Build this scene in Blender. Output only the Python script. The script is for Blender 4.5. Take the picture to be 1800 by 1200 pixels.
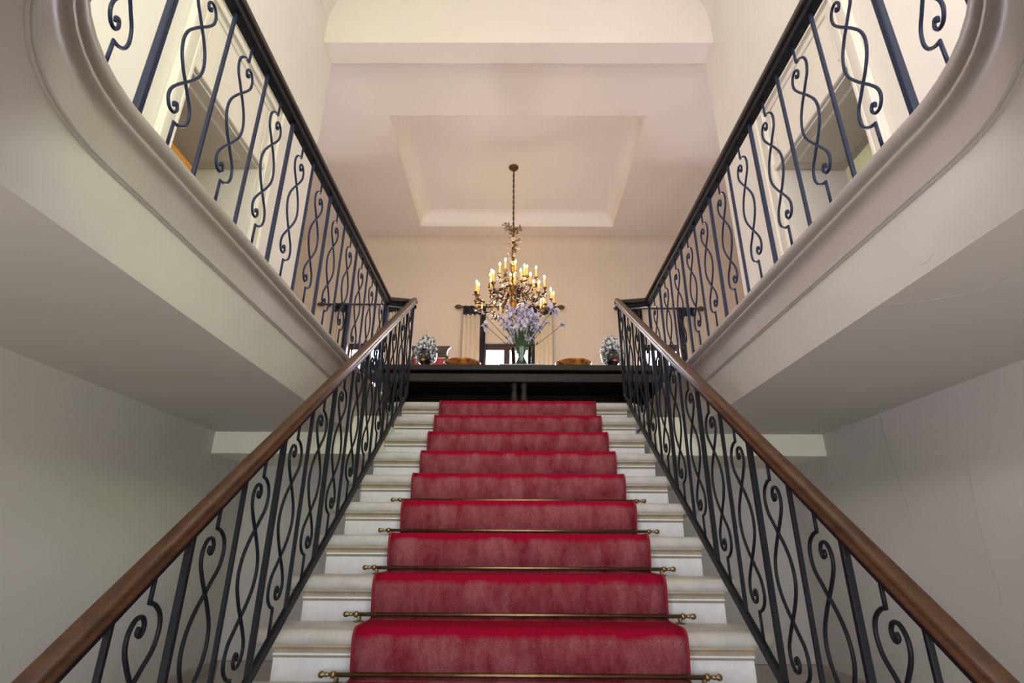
import bpy, bmesh, math, random
from mathutils import Vector, Matrix

for o in list(bpy.data.objects):
    bpy.data.objects.remove(o)
scene = bpy.context.scene
COL = scene.collection
PI = math.pi
random.seed(11)

# ---------------------------------------------------------------- camera
F_PX, TILT, YAW, ROLL = 942.4, 0.370, 0.006, 0.006
cam_d = bpy.data.cameras.new('camera')
cam_d.sensor_fit = 'HORIZONTAL'
cam_d.sensor_width = 36.0
cam_d.lens = F_PX / 1800.0 * 36.0
cam_d.clip_start = 0.02
cam = bpy.data.objects.new('camera', cam_d)
COL.objects.link(cam)
fw = Vector((-math.sin(YAW) * math.cos(TILT), math.cos(YAW) * math.cos(TILT), math.sin(TILT)))
rt0 = Vector((math.cos(YAW), math.sin(YAW), 0))
up0 = rt0.cross(fw)
# image x = cos(roll)*X + sin(roll)*Y
rt = rt0 * math.cos(ROLL) + up0 * math.sin(ROLL)
up = -rt0 * math.sin(ROLL) + up0 * math.cos(ROLL)
M = Matrix((rt, up, -fw)).transposed().to_4x4()
M.translation = Vector((-0.024, -4.45, -1.176))
cam.matrix_world = M
scene.camera = cam

# ---------------------------------------------------------------- colour management
scene.view_settings.view_transform = 'Standard'
scene.view_settings.look = 'None'
scene.view_settings.gamma = 1.0
scene.view_settings.use_curve_mapping = False
scene.view_settings.exposure = 0.0
scene.cycles.max_bounces = 6
scene.cycles.glossy_bounces = 3

# ---------------------------------------------------------------- world: bright overcast sky
w = bpy.data.worlds.new('sky')
scene.world = w
w.use_nodes = True
bg = w.node_tree.nodes['Background']
bg.inputs['Color'].default_value = (0.80, 0.90, 1.0, 1)
bg.inputs['Strength'].default_value = 3.0


def area(name, loc, rot, sx, sy, power, color):
    d = bpy.data.lights.new(name, 'AREA')
    d.shape = 'RECTANGLE'
    d.size, d.size_y = sx, sy
    d.energy = power
    d.color = color
    o = bpy.data.objects.new(name, d)
    o.location = loc
    o.rotation_euler = rot
    COL.objects.link(o)
    return o


# daylight through the openings of the entrance front behind the camera (all facing +Y, into the house)
FACE_IN = (math.radians(90), 0, 0)
area('daylight_upper_window', (-1.25, -7.2, 1.9), FACE_IN, 1.3, 2.4, 16, (0.90, 0.90, 1.0))
area('daylight_upper_window', (1.25, -7.2, 1.9), FACE_IN, 1.3, 2.4, 16, (0.90, 0.90, 1.0))
area('daylight_entrance_door', (0, -7.2, -1.6), FACE_IN, 2.1, 2.4, 38, (0.76, 0.79, 1.0))


def side_light(name, s, z, tilt, power, color):
    """tinted fill lamp added outside an unseen side opening; tilt sets its aim"""
    area(name, (s * 2.72, -6.2, z), (0, s * math.radians(90 + tilt), 0), 0.9, 1.35, power, color)


# added tints: green and cool from the right, pinkish and cool from the left
side_light('upper_green_fill', 1, 1.45, 25, 230, (0.80, 1.0, 0.36))
side_light('upper_pink_fill', -1, 1.45, 25, 275, (1.0, 0.88, 0.94))
side_light('upper_cool_fill_right', 1, 2.25, -35, 150, (0.76, 0.78, 1.0))
side_light('upper_cool_fill_left', -1, 2.25, -35, 60, (0.88, 0.86, 1.0))
side_light('lower_green_fill', 1, -2.0, 30, 50, (0.86, 1.0, 0.48))
side_light('lower_pink_fill', -1, -2.0, 30, 60, (1.0, 0.93, 0.92))
side_light('lower_cool_fill_right', 1, -1.3, -30, 26, (0.92, 0.85, 1.0))
side_light('lower_cool_fill_left', -1, -1.3, -30, 60, (0.96, 0.92, 1.0))
# skylight falling steeply through the three windows of the far room
FACE_OUT = (math.radians(-62), 0, 0)
for nm, wx, ww in (('west', -2.65, 0.6), ('middle', -0.165, 0.77), ('east', 2.53, 0.6)):
    area('daylight_room_window_' + nm, (wx, 4.95, 1.7), FACE_OUT, ww, 1.8, 520, (1.0, 0.91, 0.95))

# ---------------------------------------------------------------- geometry helpers


def link(name, me, mat=None, parent=None, loc=None, rot=None, smooth=False):
    o = bpy.data.objects.new(name, me)
    COL.objects.link(o)
    if mat is not None and hasattr(me, 'materials') and not me.materials:
        for m in (mat if isinstance(mat, (list, tuple)) else [mat]):
            me.materials.append(m)
    if smooth:
        for p in me.polygons:
            p.use_smooth = True
    if parent is not None:
        o.parent = parent
    if loc is not None:
        o.location = loc
    if rot is not None:
        o.rotation_euler = rot
    return o


def fin(bm, name, mat=None, parent=None, loc=None, rot=None, smooth=False, recalc=True):
    if recalc:
        bmesh.ops.recalc_face_normals(bm, faces=bm.faces)
    me = bpy.data.meshes.new(name)
    bm.to_mesh(me)
    bm.free()
    return link(name, me, mat, parent, loc, rot, smooth)


def empty(name, loc=(0, 0, 0), rz=0.0, parent=None):
    o = bpy.data.objects.new(name, None)
    o.empty_display_size = 0.05
    COL.objects.link(o)
    o.location = loc
    o.rotation_euler = (0, 0, rz)
    if parent is not None:
        o.parent = parent
    return o


def tag(o, label, cat=None, group=None, kind=None):
    o['label'] = label
    if cat:
        o['category'] = cat
    if group:
        o['group'] = group
    if kind:
        o['kind'] = kind
    return o


def structure(o, label=None):
    o['kind'] = 'structure'
    if label:
        o['label'] = label
    return o


def box(bm, x0, x1, y0, y1, z0, z1):
    vs = [bm.verts.new((x, y, z)) for z in (z0, z1) for y in (y0, y1) for x in (x0, x1)]
    for f in ((0, 2, 3, 1), (4, 5, 7, 6), (0, 1, 5, 4), (2, 6, 7, 3), (0, 4, 6, 2), (1, 3, 7, 5)):
        bm.faces.new([vs[i] for i in f])
    return vs


def bevel_box(bm, x0, x1, y0, y1, z0, z1, off, seg=2):
    b2 = bmesh.new()
    box(b2, x0, x1, y0, y1, z0, z1)
    bmesh.ops.bevel(b2, geom=list(b2.edges), offset=off, segments=seg, profile=0.5, affect='EDGES')
    merge(bm, b2)


def merge(bm, other, mtx=None):
    vm = {}
    for v in other.verts:
        vm[v] = bm.verts.new(mtx @ v.co if mtx is not None else v.co)
    for f in other.faces:
        try:
            nf = bm.faces.new([vm[v] for v in f.verts])
            nf.smooth = f.smooth
        except ValueError:
            pass
    other.free()


def ring(r, n, ph=0.0):
    return [(r * math.cos(ph + 2 * PI * k / n), r * math.sin(ph + 2 * PI * k / n)) for k in range(n)]


def rect(w_, h_, c=0.0):
    a, b = w_ / 2, h_ / 2
    if c <= 0:
        return [(-a, -b), (a, -b), (a, b), (-a, b)]
    return [(-a + c, -b), (a - c, -b), (a, -b + c), (a, b - c), (a - c, b), (-a + c, b), (-a, b - c), (-a, -b + c)]


def sweep(bm, path, prof, ref, closed=False, caps=True, radii=None):
    """profile (a,b) swept along path; b axis follows ref, a axis = tangent x ref; mitred bends."""
    path = [Vector(p) for p in path]
    n = len(path)
    ref = Vector(ref).normalized()
    loops = []
    for i in range(n):
        if closed:
            t0 = path[i] - path[i - 1]
            t1 = path[(i + 1) % n] - path[i]
        else:
            t0 = path[i] - path[i - 1] if i > 0 else path[1] - path[0]
            t1 = path[i + 1] - path[i] if i < n - 1 else path[-1] - path[-2]
        t0 = t0.normalized()
        t1 = t1.normalized()
        t = t0 + t1
        if t.length < 1e-6:
            t = t1.copy()
        t.normalize()
        a = t.cross(ref)
        if a.length < 1e-5:
            a = t.orthogonal()
        a.normalize()
        b = a.cross(t).normalized()
        a0 = t0.cross(ref)
        k = 1.0
        if a0.length > 1e-5:
            c = abs(a0.normalized().dot(a))
            k = 1.0 / max(c, 0.5)
        s = radii[i] if radii else 1.0
        loops.append([bm.verts.new(path[i] + a * (p[0] * k * s) + b * (p[1] * s)) for p in prof])
    m = len(prof)
    for i in range(n if closed else n - 1):
        l0, l1 = loops[i], loops[(i + 1) % n]
        for j in range(m):
            bm.faces.new((l0[j], l0[(j + 1) % m], l1[(j + 1) % m], l1[j]))
    if caps and not closed and m > 2:
        bm.faces.new(loops[0][::-1])
        bm.faces.new(loops[-1])
    return loops


def strip(bm, path, prof, ref):
    """open profile swept along an open path (a skin, no caps)"""
    path = [Vector(p) for p in path]
    ref = Vector(ref)
    n = len(path)
    loops = []
    for i in range(n):
        t0 = (path[i] - path[i - 1] if i > 0 else path[1] - path[0]).normalized()
        t1 = (path[i + 1] - path[i] if i < n - 1 else path[-1] - path[-2]).normalized()
        t = (t0 + t1).normalized()
        a = t.cross(ref).normalized()
        k = 1.0 / max(abs(t0.cross(ref).normalized().dot(a)), 0.5)
        loops.append([bm.verts.new(path[i] + a * p[0] * k + ref * p[1]) for p in prof])
    for i in range(n - 1):
        for j in range(len(prof) - 1):
            bm.faces.new((loops[i][j], loops[i][j + 1], loops[i + 1][j + 1], loops[i + 1][j]))
    return loops


def lathe(bm, prof, n=16, axis_o=(0, 0, 0), mtx=None):
    """profile of (r,z) turned round z"""
    rows = []
    o = Vector(axis_o)
    for r, z in prof:
        if r < 1e-6:
            rows.append([bm.verts.new(o + Vector((0, 0, z)))])
        else:
            rows.append([bm.verts.new(o + Vector((r * math.cos(2 * PI * k / n), r * math.sin(2 * PI * k / n), z))) for k in range(n)])
    for i in range(len(rows) - 1):
        A, B = rows[i], rows[i + 1]
        for k in range(n):
            k2 = (k + 1) % n
            if len(A) == 1 and len(B) == 1:
                continue
            if len(A) == 1:
                bm.faces.new((A[0], B[k2], B[k]))
            elif len(B) == 1:
                bm.faces.new((A[k], A[k2], B[0]))
            else:
                bm.faces.new((A[k], A[k2], B[k2], B[k]))
    if mtx is not None:
        for row in rows:
            for v in row:
                v.co = mtx @ v.co
    return rows


def extrude_poly(bm, pts, axis, c0, c1):
    """2D polygon pushed from c0 to c1 along an axis (x: pts=(y,z); y: pts=(x,z); z: pts=(x,y))"""
    def mk(p, c):
        return {'x': (c, p[0], p[1]), 'y': (p[0], c, p[1]), 'z': (p[0], p[1], c)}[axis]
    A = [bm.verts.new(mk(p, c0)) for p in pts]
    B = [bm.verts.new(mk(p, c1)) for p in pts]
    bm.faces.new(A)
    bm.faces.new(B[::-1])
    for i in range(len(pts)):
        j = (i + 1) % len(pts)
        bm.faces.new((A[i], B[i], B[j], A[j]))


def catmull(pts, n=6):
    P = [pts[0]] + list(pts) + [pts[-1]]
    out = []
    for i in range(1, len(P) - 2):
        p0, p1, p2, p3 = P[i - 1], P[i], P[i + 1], P[i + 2]
        for k in range(n):
            t = k / n
            out.append(tuple(0.5 * ((2 * p1[d]) + (-p0[d] + p2[d]) * t + (2 * p0[d] - 5 * p1[d] + 4 * p2[d] - p3[d]) * t * t
                                    + (-p0[d] + 3 * p1[d] - 3 * p2[d] + p3[d]) * t ** 3) for d in range(len(p1))))
    out.append(tuple(pts[-1]))
    return out


# ---------------------------------------------------------------- materials


def mat(name, col, rough=0.6, metal=0.0, var=0.0, scale=4.0, col2=None, bump=0.0, bscale=60.0, coat=0.0, sheen=0.0, spec=None, emit=None, estr=0.0, ramp=(0.3, 0.7)):
    m = bpy.data.materials.new(name)
    m.use_nodes = True
    nt = m.node_tree
    b = nt.nodes['Principled BSDF']
    b.inputs['Base Color'].default_value = (*col, 1)
    b.inputs['Roughness'].default_value = rough
    b.inputs['Metallic'].default_value = metal
    if coat:
        b.inputs['Coat Weight'].default_value = coat
        b.inputs['Coat Roughness'].default_value = 0.15
    if sheen:
        b.inputs['Sheen Weight'].default_value = sheen
    if spec is not None:
        b.inputs['Specular IOR Level'].default_value = spec
    if emit:
        b.inputs['Emission Color'].default_value = (*emit, 1)
        b.inputs['Emission Strength'].default_value = estr
    if var > 0 or col2 or bump:
        tc = nt.nodes.new('ShaderNodeTexCoord')
    if var > 0 or col2:
        nz = nt.nodes.new('ShaderNodeTexNoise')
        nz.inputs['Scale'].default_value = scale
        nz.inputs['Detail'].default_value = 6
        nz.inputs['Roughness'].default_value = 0.6
        nt.links.new(tc.outputs['Object'], nz.inputs['Vector'])
        rp = nt.nodes.new('ShaderNodeValToRGB')
        rp.color_ramp.elements[0].position = ramp[0]
        rp.color_ramp.elements[1].position = ramp[1]
        c2 = col2 if col2 else tuple(c * (1 - var) for c in col)
        rp.color_ramp.elements[0].color = (*c2, 1)
        rp.color_ramp.elements[1].color = (*col, 1)
        nt.links.new(nz.outputs['Fac'], rp.inputs['Fac'])
        nt.links.new(rp.outputs['Color'], b.inputs['Base Color'])
    if bump:
        nb = nt.nodes.new('ShaderNodeTexNoise')
        nb.inputs['Scale'].default_value = bscale
        nb.inputs['Detail'].default_value = 4
        nt.links.new(tc.outputs['Object'], nb.inputs['Vector'])
        bp = nt.nodes.new('ShaderNodeBump')
        bp.inputs['Strength'].default_value = bump
        bp.inputs['Distance'].default_value = 0.01
        nt.links.new(nb.outputs['Fac'], bp.inputs['Height'])
        nt.links.new(bp.outputs['Normal'], b.inputs['Normal'])
    return m


def wood(name, c1, c2, rough=0.35, axis='Y', scale=3.0):
    m = bpy.data.materials.new(name)
    m.use_nodes = True
    nt = m.node_tree
    b = nt.nodes['Principled BSDF']
    tc = nt.nodes.new('ShaderNodeTexCoord')
    mp = nt.nodes.new('ShaderNodeMapping')
    sc = {'X': (0.6, 9, 9), 'Y': (9, 0.6, 9), 'Z': (9, 9, 0.6)}[axis]
    mp.inputs['Scale'].default_value = sc
    nz = nt.nodes.new('ShaderNodeTexNoise')
    nz.inputs['Scale'].default_value = scale
    nz.inputs['Detail'].default_value = 8
    nz.inputs['Roughness'].default_value = 0.65
    nz.inputs['Distortion'].default_value = 0.6
    rp = nt.nodes.new('ShaderNodeValToRGB')
    rp.color_ramp.elements[0].position = 0.32
    rp.color_ramp.elements[1].position = 0.68
    rp.color_ramp.elements[0].color = (*c2, 1)
    rp.color_ramp.elements[1].color = (*c1, 1)
    nt.links.new(tc.outputs['Object'], mp.inputs['Vector'])
    nt.links.new(mp.outputs['Vector'], nz.inputs['Vector'])
    nt.links.new(nz.outputs['Fac'], rp.inputs['Fac'])
    nt.links.new(rp.outputs['Color'], b.inputs['Base Color'])
    b.inputs['Roughness'].default_value = rough
    return m


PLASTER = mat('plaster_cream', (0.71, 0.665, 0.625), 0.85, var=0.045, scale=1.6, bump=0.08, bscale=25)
PLASTER_LOW_DIM = mat('plaster_stairwell_dim', (0.56, 0.525, 0.485), 0.85, var=0.06, scale=1.3, bump=0.10, bscale=22)  # wall plaster with the dimness of the lower hall put into its colour
PLASTER_TAN = mat('plaster_tan', (0.66, 0.57, 0.485), 0.85, var=0.04, scale=1.6)
TRAY = mat('plaster_tray_bright', (0.81, 0.765, 0.73), 0.75, var=0.03, scale=1.2)  # ceiling plaster lightened in colour for the bounce light in the tray
CEIL = mat('plaster_ceiling', (0.72, 0.655, 0.61), 0.8, var=0.04, scale=1.2)
PLASTER_EDGE_DIM = mat('plaster_edge_dim', (0.46, 0.432, 0.392), 0.8, var=0.08, scale=2.5, bump=0.1, bscale=20)  # lower plaster darkened in colour for the shade on this face
FASCIA = mat('fascia_paint', (0.315, 0.275, 0.255), 0.42, var=0.07, scale=5, bump=0.05, bscale=40)
CASING = mat('casing_paint', (0.69, 0.645, 0.58), 0.5)
REVEAL = mat('reveal_paint', (0.62, 0.58, 0.53), 0.55)
STONE_T = mat('tread_stone', (0.50, 0.475, 0.45), 0.5, col2=(0.39, 0.36, 0.325), scale=9, bump=0.15, bscale=45)
STONE_M = mat('moulding_tan', (0.38, 0.32, 0.23), 0.65, col2=(0.28, 0.225, 0.15), scale=8)
CREAM = mat('cream_beam_paint', (0.80, 0.77, 0.62), 0.7)
STONE_R = mat('riser_stone', (0.69, 0.69, 0.715), 0.6, col2=(0.58, 0.565, 0.56), scale=11, bump=0.12, bscale=60)
FLOOR_M = mat('floor_stone', (0.60, 0.56, 0.50), 0.35, var=0.15, scale=3)
IRON_G = mat('blue_sheen_iron', (0.006, 0.012, 0.041), 0.42, spec=0.24, bump=0.05, bscale=80)  # black iron with its blue sky reflection put into the colour
IRON = mat('black_iron', (0.006, 0.007, 0.011), 0.48, spec=0.22, bump=0.05, bscale=80)
WOOD_RAIL = wood('rail_wood', (0.088, 0.036, 0.015), (0.038, 0.016, 0.007), 0.40, 'Y')
WOOD_DARK = wood('dark_rail_wood', (0.020, 0.011, 0.010), (0.010, 0.006, 0.006), 0.34, 'Y')
TABLE_M = wood('table_wood', (0.024, 0.016, 0.014), (0.011, 0.008, 0.007), 0.42, 'X')
TABLE_M.node_tree.nodes['Principled BSDF'].inputs['Specular IOR Level'].default_value = 0.22
CHAIR_W = wood('chair_wood', (0.060, 0.021, 0.014), (0.030, 0.010, 0.008), 0.35, 'X')
RED_LEATHER = mat('red_leather', (0.32, 0.008, 0.020), 0.4)
BRASS = mat('aged_brass', (0.34, 0.255, 0.135), 0.32, metal=1.0, var=0.35, scale=30)
GILT = mat('gilt_bronze', (0.36, 0.20, 0.06), 0.38, metal=0.9, var=0.4, scale=20)
GILT_DARK = mat('dark_gilt_leaf', (0.15, 0.085, 0.035), 0.45, metal=0.7, var=0.4, scale=18)
CANDLE = mat('candle_tube', (0.80, 0.50, 0.13), 0.45, emit=(1.0, 0.50, 0.10), estr=0.45)
BULB = mat('candle_bulb_glow', (1, 0.85, 0.6), 0.3, emit=(1.0, 0.66, 0.26), estr=18.0)
PORCELAIN = mat('porcelain_petal', (0.74, 0.55, 0.38), 0.3, coat=0.3)
CURTAIN = mat('cream_curtain', (0.74, 0.64, 0.50), 0.8, sheen=0.2)
NAVY = mat('navy_curtain_band', (0.012, 0.013, 0.020), 0.75)
WINDOW_W = wood('window_wood', (0.050, 0.020, 0.016), (0.028, 0.011, 0.010), 0.6, 'X')
STEM = mat('iris_stem_green', (0.085, 0.130, 0.030), 0.5, var=0.3, scale=20)
LEAF = mat('iris_leaf_green', (0.050, 0.120, 0.042), 0.45, var=0.3, scale=12)
PETAL = mat('iris_petal_lilac', (0.78, 0.74, 0.84), 0.55, col2=(0.55, 0.49, 0.72), scale=30, sheen=0.2)
PETAL_EYE = mat('iris_throat_yellow', (0.60, 0.45, 0.12), 0.6)
AMBER = mat('amber_shell', (0.80, 0.38, 0.09), 0.22, col2=(0.28, 0.075, 0.012), scale=16, ramp=(0.40, 0.60), coat=0.5)
HEAD_BLACK = mat('black_glaze', (0.010, 0.009, 0.009), 0.16, coat=0.6)
CERAMIC = mat('blue_white_glaze', (0.66, 0.68, 0.66), 0.30, col2=(0.025, 0.045, 0.070), scale=26, ramp=(0.46, 0.54), coat=0.5)
CERAMIC_W = mat('white_glaze', (0.80, 0.81, 0.84), 0.18, coat=0.5)
CERAMIC_B = mat('dark_blue_glaze', (0.03, 0.05, 0.10), 0.2, coat=0.5)
GOLD_GLAZE = mat('gold_lip_glaze', (0.62, 0.25, 0.035), 0.25, coat=0.5)
PINK_GLAZE = mat('pink_lip_glaze', (0.62, 0.14, 0.13), 0.25, coat=0.5)
EYE_GLAZE = mat('eye_glaze', (0.55, 0.50, 0.42), 0.2, coat=0.5)
PAPER = mat('book_cover_pale', (0.55, 0.55, 0.60), 0.6)
OCHRE = mat('ochre_wall', (0.55, 0.37, 0.15), 0.7)
PALE_G = mat('pale_yellow_wall', (0.64, 0.60, 0.44), 0.7)
DADO = mat('dado_stone', (0.42, 0.365, 0.30), 0.6, var=0.15, scale=4, bump=0.1, bscale=30)


def carpet_material():
    m = bpy.data.materials.new('red_carpet')
    m.use_nodes = True
    nt = m.node_tree
    N, Lk = nt.nodes, nt.links
    b = N['Principled BSDF']
    b.inputs['Roughness'].default_value = 0.95
    b.inputs['Specular IOR Level'].default_value = 0.1
    tc = N.new('ShaderNodeTexCoord')
    # nap: sheen painted as colour, clear red on treads and nosings, dusty rose on risers
    at = N.new('ShaderNodeAttribute')
    at.attribute_name = 'nap_sheen'
    big = N.new('ShaderNodeTexNoise')
    big.inputs['Scale'].default_value = 7
    big.inputs['Detail'].default_value = 9
    big.inputs['Roughness'].default_value = 0.68
    fine = N.new('ShaderNodeTexNoise')
    fine.inputs['Scale'].default_value = 170
    fine.inputs['Detail'].default_value = 2
    mp = N.new('ShaderNodeMapping')
    mp.inputs['Scale'].default_value = (1.5, 0.6, 0.7)
    Lk.new(tc.outputs['Object'], mp.inputs['Vector'])
    Lk.new(mp.outputs['Vector'], big.inputs['Vector'])
    Lk.new(tc.outputs['Object'], fine.inputs['Vector'])
    ad = N.new('ShaderNodeMath')
    ad.operation = 'MULTIPLY_ADD'
    ad.inputs[1].default_value = 0.35
    Lk.new(big.outputs['Fac'], ad.inputs[0])
    Lk.new(at.outputs['Fac'], ad.inputs[2])
    edge = N.new('ShaderNodeMapRange')
    edge.inputs['From Min'].default_value = 0.46
    edge.inputs['From Max'].default_value = 0.60
    Lk.new(ad.outputs[0], edge.inputs['Value'])
    rose = N.new('ShaderNodeValToRGB')
    rose.color_ramp.elements[0].position = 0.32
    rose.color_ramp.elements[1].position = 0.62
    rose.color_ramp.elements[0].color = (0.155, 0.011, 0.022, 1)
    rose.color_ramp.elements[1].color = (0.265, 0.078, 0.085, 1)
    Lk.new(big.outputs['Fac'], rose.inputs['Fac'])
    grain = N.new('ShaderNodeMapRange')
    grain.inputs['From Min'].default_value = 0.3
    grain.inputs['From Max'].default_value = 0.7
    grain.inputs['To Min'].default_value = 0.72
    grain.inputs['To Max'].default_value = 1.22
    Lk.new(fine.outputs['Fac'], grain.inputs['Value'])
    gm = N.new('ShaderNodeMix')
    gm.data_type = 'RGBA'
    gm.blend_type = 'MULTIPLY'
    gm.inputs['Factor'].default_value = 1.0
    Lk.new(rose.outputs['Color'], gm.inputs['A'])
    Lk.new(grain.outputs['Result'], gm.inputs['B'])
    mx = N.new('ShaderNodeMix')
    mx.data_type = 'RGBA'
    mx.inputs['A'].default_value = (0.235, 0.0015, 0.019, 1)
    Lk.new(edge.outputs['Result'], mx.inputs['Factor'])
    Lk.new(gm.outputs['Result'], mx.inputs['B'])
    Lk.new(mx.outputs['Result'], b.inputs['Base Color'])
    bp = N.new('ShaderNodeBump')
    bp.inputs['Strength'].default_value = 0.25
    bp.inputs['Distance'].default_value = 0.004
    Lk.new(fine.outputs['Fac'], bp.inputs['Height'])
    Lk.new(bp.outputs['Normal'], b.inputs['Normal'])
    return m


CARPET = carpet_material()
BINDING = mat('carpet_binding', (0.22, 0.003, 0.013), 0.85)


def glass_material(name, tint, rough=0.02):
    m = bpy.data.materials.new(name)
    m.use_nodes = True
    nt = m.node_tree
    nt.nodes.remove(nt.nodes['Principled BSDF'])
    out = nt.nodes['Material Output']
    tr = nt.nodes.new('ShaderNodeBsdfTransparent')
    tr.inputs['Color'].default_value = (*tint, 1)
    gl = nt.nodes.new('ShaderNodeBsdfGlossy')
    gl.inputs['Roughness'].default_value = rough
    fr = nt.nodes.new('ShaderNodeFresnel')
    fr.inputs['IOR'].default_value = 1.45
    mx = nt.nodes.new('ShaderNodeMixShader')
    nt.links.new(fr.outputs['Fac'], mx.inputs['Fac'])
    nt.links.new(tr.outputs[0], mx.inputs[1])
    nt.links.new(gl.outputs[0], mx.inputs[2])
    nt.links.new(mx.outputs[0], out.inputs['Surface'])
    return m


PANE = glass_material('window_glass', (0.95, 0.97, 1.0))
VASE_G = glass_material('vase_glass', (0.90, 0.95, 0.95))

# ---------------------------------------------------------------- dimensions
RISE, GOING = 0.185, 0.254
NSTEP = 16
HALL_Z = -NSTEP * RISE
XW = 2.17            # side walls, inner face
XN = 1.10            # inner edge of the gallery nosing
YC, RN, RNY = -3.24, 0.543, 0.60  # start and radii of the rounded gallery corner
YB0, YB1 = -0.09, 0.18  # beam between stairwell and far room
ZB = 4.08
YBACK, ZFAR = 4.30, 4.20
XFAR = 4.3
YFRONT = -7.5
SOFF = -0.40


def opening_path(off=0.0, y_end=0.0, n=14, yc=None, rx=None, ry=None):
    """left half of the stairwell opening, from the stair head towards the bridge over the camera; off = outwards"""
    yc = YC if yc is None else yc
    rx = RN if rx is None else rx
    ry = RNY if ry is None else ry
    x = XN + off
    r = rx + off
    pts = [(-x, y_end), (-x, y_end - 0.4)]
    k = 12
    for i in range(1, k):
        pts.append((-x, y_end - 0.4 + (yc - y_end + 0.4) * i / k))
    for i in range(n + 1):
        a = PI / 2 * i / n
        pts.append((-(XN - rx) - r * math.cos(a), yc - (ry + off) * math.sin(a)))
    pts.append((0.0, yc - (ry + off)))
    return pts


# ================================================================= STRUCTURE
# ---- upper floor (gallery and far room) with the rounded stairwell opening
LOWC = dict(yc=-3.62, rx=0.30, ry=0.30)   # the soffit edge turns more sharply than the moulding above it


def plate(z, off, y_end, **kw):
    bm = bmesh.new()
    L = opening_path(off, y_end, **kw)
    R_ = [(-x, y) for x, y in L[::-1]][1:]
    inner = [bm.verts.new((x, y, z)) for x, y in L + R_]
    outer = [bm.verts.new(p) for p in ((XW, y_end, z), (XW, YFRONT, z), (-XW, YFRONT, z), (-XW, y_end, z))]
    seq = inner + outer
    es = [bm.edges.new((seq[i], seq[(i + 1) % len(seq)])) for i in range(len(seq))]
    bmesh.ops.triangle_fill(bm, edges=es, use_beauty=True)
    return bm


bm = plate(0.0, 0.03, 0.12)
box(bm, -XFAR, XFAR, 0.12, YBACK, -0.25, 0.0)
structure(fin(bm, 'floor', FLOOR_M), 'pale stone upper floor around the stairwell')

# ---- soffit of the gallery
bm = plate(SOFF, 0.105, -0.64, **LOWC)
structure(fin(bm, 'ceiling_gallery', PLASTER_LOW_DIM), 'flat plaster soffit under the gallery')

# ---- moulded gallery edge (nosing, bead, fascia) swept round the opening, and the plaster face below it
NOSE = [(-0.075, 0.0), (-0.024, 0.0), (-0.010, -0.005), (-0.002, -0.014), (0.0, -0.024), (-0.002, -0.034), (-0.010, -0.043), (-0.021, -0.048),
        (-0.026, -0.051), (-0.026, -0.058), (-0.017, -0.062), (-0.013, -0.068), (-0.017, -0.075), (-0.027, -0.080), (-0.037, -0.087),
        (-0.044, -0.098), (-0.047, -0.112), (-0.049, -0.193)]
path = [(x, y, 0.0) for x, y in opening_path(0.0, 0.02)]
full = path + [(-x, y, z) for x, y, z in path[::-1]][1:]
bm = bmesh.new()
# travelling towards the camera on the left, t x z points to -x (outwards): use negative offsets as outwards
strip(bm, full, [(-a, b) for a, b in NOSE], (0, 0, 1))
o = structure(fin(bm, 'trim_1', FASCIA, smooth=False, recalc=False), 'moulded stone edge of the gallery round the stairwell')
for p in o.data.polygons:
    p.use_smooth = True
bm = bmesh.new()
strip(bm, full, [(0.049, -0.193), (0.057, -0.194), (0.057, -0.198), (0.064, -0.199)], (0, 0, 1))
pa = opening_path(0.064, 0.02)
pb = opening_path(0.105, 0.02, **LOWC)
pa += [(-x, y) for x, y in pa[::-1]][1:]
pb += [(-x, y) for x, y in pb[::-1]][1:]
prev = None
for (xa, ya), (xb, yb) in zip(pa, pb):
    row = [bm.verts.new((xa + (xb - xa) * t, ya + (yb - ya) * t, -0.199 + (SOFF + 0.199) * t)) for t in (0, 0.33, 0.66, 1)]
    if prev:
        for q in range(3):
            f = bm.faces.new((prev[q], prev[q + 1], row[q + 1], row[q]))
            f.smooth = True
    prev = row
structure(fin(bm, 'trim_2', PLASTER_EDGE_DIM, recalc=False), 'plaster face under the moulded gallery edge')


# ---- side walls
def side_wall(s):
    """s=-1 left, +1 right. lower wall, upper wall with a deep doorway"""
    def X(a):
        return s * a
    T = 0.55
    d0, d1, dh = -1.82, -0.79, 1.79
    bm = bmesh.new()
    xs = sorted((X(XW), X(XW + T)))
    w0, w1 = -6.9, -5.5        # openings added behind the camera for the side fill lamps
    box(bm, xs[0], xs[1], YFRONT, w0, 0.0, 4.4)
    box(bm, xs[0], xs[1], w1, d0, 0.0, 4.4)
    box(bm, xs[0], xs[1], w0, w1, 0.0, 0.8)
    box(bm, xs[0], xs[1], w0, w1, 3.0, 4.4)
    box(bm, xs[0], xs[1], d1, YB1, 0.0, 4.4)
    box(bm, xs[0], xs[1], d0, d1, dh, 4.4)
    o_ = fin(bm, 'wall_left' if s < 0 else 'wall_right', PLASTER)
    bm = bmesh.new()
    box(bm, xs[0], xs[1], YFRONT, w0, HALL_Z, -0.02)
    box(bm, xs[0], xs[1], w1, 0.0, HALL_Z, -0.02)
    box(bm, xs[0], xs[1], w0, w1, HALL_Z, -2.6)
    box(bm, xs[0], xs[1], w0, w1, -0.7, -0.02)
    structure(fin(bm, 'wall_hall_left' if s < 0 else 'wall_hall_right', PLASTER_LOW_DIM), 'dim-toned plaster wall of the lower hall, %s of the stairs' % ('left' if s < 0 else 'right'))
    return o_


structure(side_wall(-1), 'cream plaster wall left of the stairs')
structure(side_wall(1), 'cream plaster wall right of the stairs')

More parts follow.
